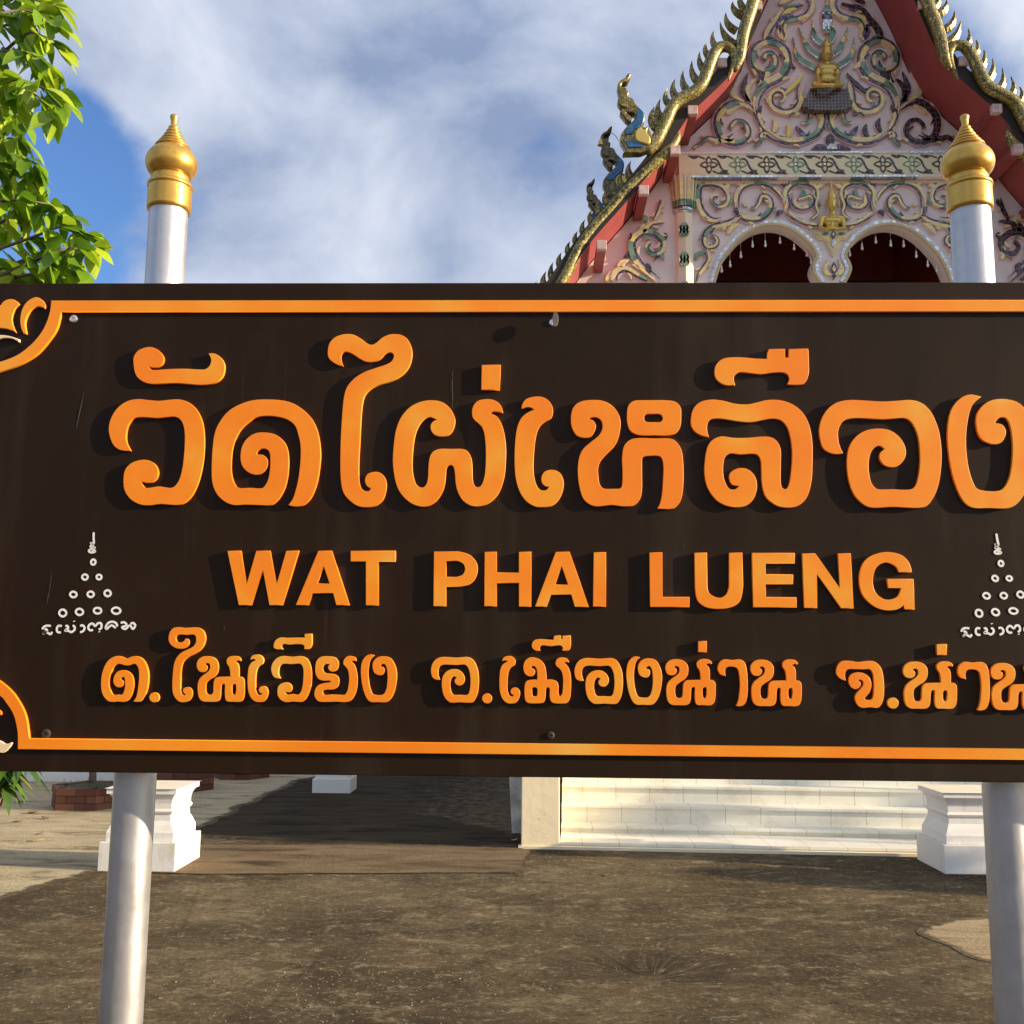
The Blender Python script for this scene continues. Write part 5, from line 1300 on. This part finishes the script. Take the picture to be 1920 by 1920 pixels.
for dpt, pl in twigs:
    p3 = [P(x, y, dpt + rt.uniform(-.1, .1)) for x, y in pl]
    sp = smooth_open([tuple(p) for p in p3], 5); m = len(sp)
    tube(bmb, sp, [.009 - .0065 * i / m for i in range(m)], 5, False)
    st = p3[0]; hub = Vector((-4.25 + rt.uniform(-.1, .1), 5.2, max(1.7, min(4.6, st.z - .5))))
    mid = hub.lerp(st, .5) + Vector((0, 0, .08)); tube(bmb, smooth_open([tuple(hub), tuple(mid), tuple(st)], 4), [.022 - .0016 * i for i in range(9)], 6, False)
    L_ = sum((Vector(a) - Vector(b)).length for a, b in zip(sp, sp[1:]))
    for i in range(9):       # foliage along the limb that carries the twig
        t = rt.uniform(.35, 1); q = hub * (1 - t) ** 2 + mid * 2 * t * (1 - t) + st * t * t
        leaf(q, (rt.uniform(-1, 1), rt.uniform(-1, 1), rt.uniform(-.8, .4)), rt.uniform(.09, .15), rt.uniform(.029, .043), rt.uniform(-.9, .9), rt.uniform(.05, .45))
    nl = max(7, int(L_ / .0185))
    for i in range(nl):
        t = (i / (nl - 1)) ** .85; f_ = t * (m - 1); k = min(m - 2, int(f_)); b = Vector(sp[k]).lerp(Vector(sp[k + 1]), f_ - k)
        dr = (Vector(sp[k + 1]) - Vector(sp[k])).normalized()
        sd = Vector((rt.uniform(-1, 1), rt.uniform(-1, .6), rt.uniform(-.9, .35)))
        dd = dr * rt.uniform(.3, 1.0) + sd * .85 + Vector((0, 0, -.35))
        leaf(b + sd * .01, dd, rt.uniform(.09, .15), rt.uniform(.029, .043), rt.uniform(-.9, .9), rt.uniform(.05, .45))
build('branches', bmb, M_bark, tree)
build('crown', bml, M_leaf, tree, recalc=False)
bm = bmesh.new(); tube(bm, smooth_open([(-4.32, 5.25, -.05), (-4.30, 5.2, .8), (-4.24, 5.22, 1.9), (-4.27, 5.18, 3.2), (-4.2, 5.2, 4.7)], 5), [.13 - .0048 * i for i in range(21)], 12); build('trunk', bm, M_bark, tree)

# ================================================================ LITTER
def curled(px, py, ln, wd, yaw, mat, name, lab, curl=.5):
    c = G(px, py); bm = bmesh.new(); prev = None; n = 7
    d = Vector((math.cos(yaw), math.sin(yaw), 0)); s_ = Vector((-d.y, d.x, 0))
    for i in range(n):
        t = i / (n - 1); w_ = wd * max(.06, math.sin(math.pi * min(1, t * .95 + .03)))
        p = Vector((c.x, c.y, .009)) + d * ln * (t - .5) + s_ * ln * .12 * (2 * t - 1) ** 2 + Vector((0, 0, curl * ln * (max(0, t - .35) ** 2) * .9 + curl * .25 * ln * max(0, .3 - t)))
        row = [bm.verts.new(p - s_ * w_ + Vector((0, 0, w_ * curl * .8))), bm.verts.new(p), bm.verts.new(p + s_ * w_ + Vector((0, 0, w_ * curl * .3)))]
        if prev:
            for q in range(2): bm.faces.new((prev[q], prev[q + 1], row[q + 1], row[q])).smooth = True
        prev = row
    o = build(name, bm, mat, recalc=False)
    md = o.modifiers.new('thick', 'SOLIDIFY'); md.thickness = .0015
    tag(o, lab, 'leaf', 'leaves fallen on the yard')
curled(66, 1578, .13, .030, .35, M_yel, 'fallen_leaf', 'large yellow fallen leaf lying on the pale concrete', .15)
curled(76, 1566, .07, .02, .9, M_dry, 'fallen_leaf', 'dark brown curled leaf just above the yellow leaf', .7)
curled(60, 1527, .16, .035, -.4, M_dry, 'fallen_leaf', 'reddish curled leaf in front of the nearest brick planter', .5)
curled(36, 1543, .11, .03, .6, M_dry, 'fallen_leaf', 'dry curled leaf left of the planter, halfway to the yellow leaf', .7)
curled(86, 1537, .10, .028, 2.6, M_dry, 'fallen_leaf', 'grey-brown leaf between the planter and the yellow leaf', .5)
curled(36, 1506, .11, .03, .2, M_dry, 'fallen_leaf', 'dark leaf at the left edge of the brick planter', .4)
curled(1133, 1646, .07, .016, -.2, M_dry, 'fallen_leaf', 'small curled brown leaf on dark ground in front of the steps', .9)
curled(1458, 1578, .05, .014, .3, M_dry, 'fallen_leaf', 'tiny leaf resting at the foot of the bottom step', .8)
curled(965, 1578, .06, .02, .5, M_cap, 'fallen_leaf', 'pale leaf beside the corner of the cream stair wall', .6)
curled(300, 1530, .09, .03, 1.1, M_dry, 'fallen_leaf', 'brown leaf on concrete behind the left white pedestal', .6)

# ================================================================ SHADE TREES beyond the right edge of the picture
def shade_tree(base, blobs, lab, seed):
    rr = random.Random(seed)
    t = empty('shade_tree', base, lab, 'tree', 'trees beyond the right edge')
    bl = bmesh.new(); bb = bmesh.new()
    for c, rad, n in blobs:
        c = Vector(c)
        tube(bb, [(base[0], base[1], -.05), (base[0] * .7 + c.x * .3, base[1] * .7 + c.y * .3, c.z * .55), tuple(c)], [.12, .07, .02], 7)
        for i in range(n):
            d = Vector((rr.gauss(0, 1), rr.gauss(0, 1), rr.gauss(0, 1))).normalized() * rr.random() ** .45
            p = c + Vector((d.x * rad[0], d.y * rad[1], d.z * rad[2]))
            a = Vector((rr.gauss(0, 1), rr.gauss(0, 1), rr.gauss(0, 1))).normalized(); b = a.cross(Vector((.3, .5, .8))).normalized()
            l, w_ = rr.uniform(.07, .13), rr.uniform(.03, .05)
            bl.faces.new([bl.verts.new(p + q) for q in (-a * l, b * w_, a * l, -b * w_)])
    build('trunk', bb, M_bark, t); build('crown', bl, M_leaf, t, recalc=False)
def towards(p, dist): return tuple(Vector(p) + sunv * dist)
shade_tree((11.2, 6.1, 0), [(towards((2.95, 7.45, -.05), 9), (.5, .36, .50), 1300)], 'low dense shrub standing beyond the right edge of the picture', 31)
shade_tree((17, 6.4, 0), [(towards((2.2, 8.85, .42), 15.5), (.3, .14, .10), 600), (towards((2.9, 8.95, .60), 15), (.3, .24, .12), 900), (towards((3.6, 8.9, .3), 14.5), (.3, .1, .2), 200)], 'tall thin tree standing beyond the right edge of the picture', 32)
shade_tree((11, 8.0, 0), [(towards((-4.2, 10.9, .15), 15), (.7, .75, .34), 900), (towards((-5.6, 12.2, .4), 16), (.7, .6, .4), 600)], 'leafy tree standing beyond the right edge of the picture, nearer the hall', 33)
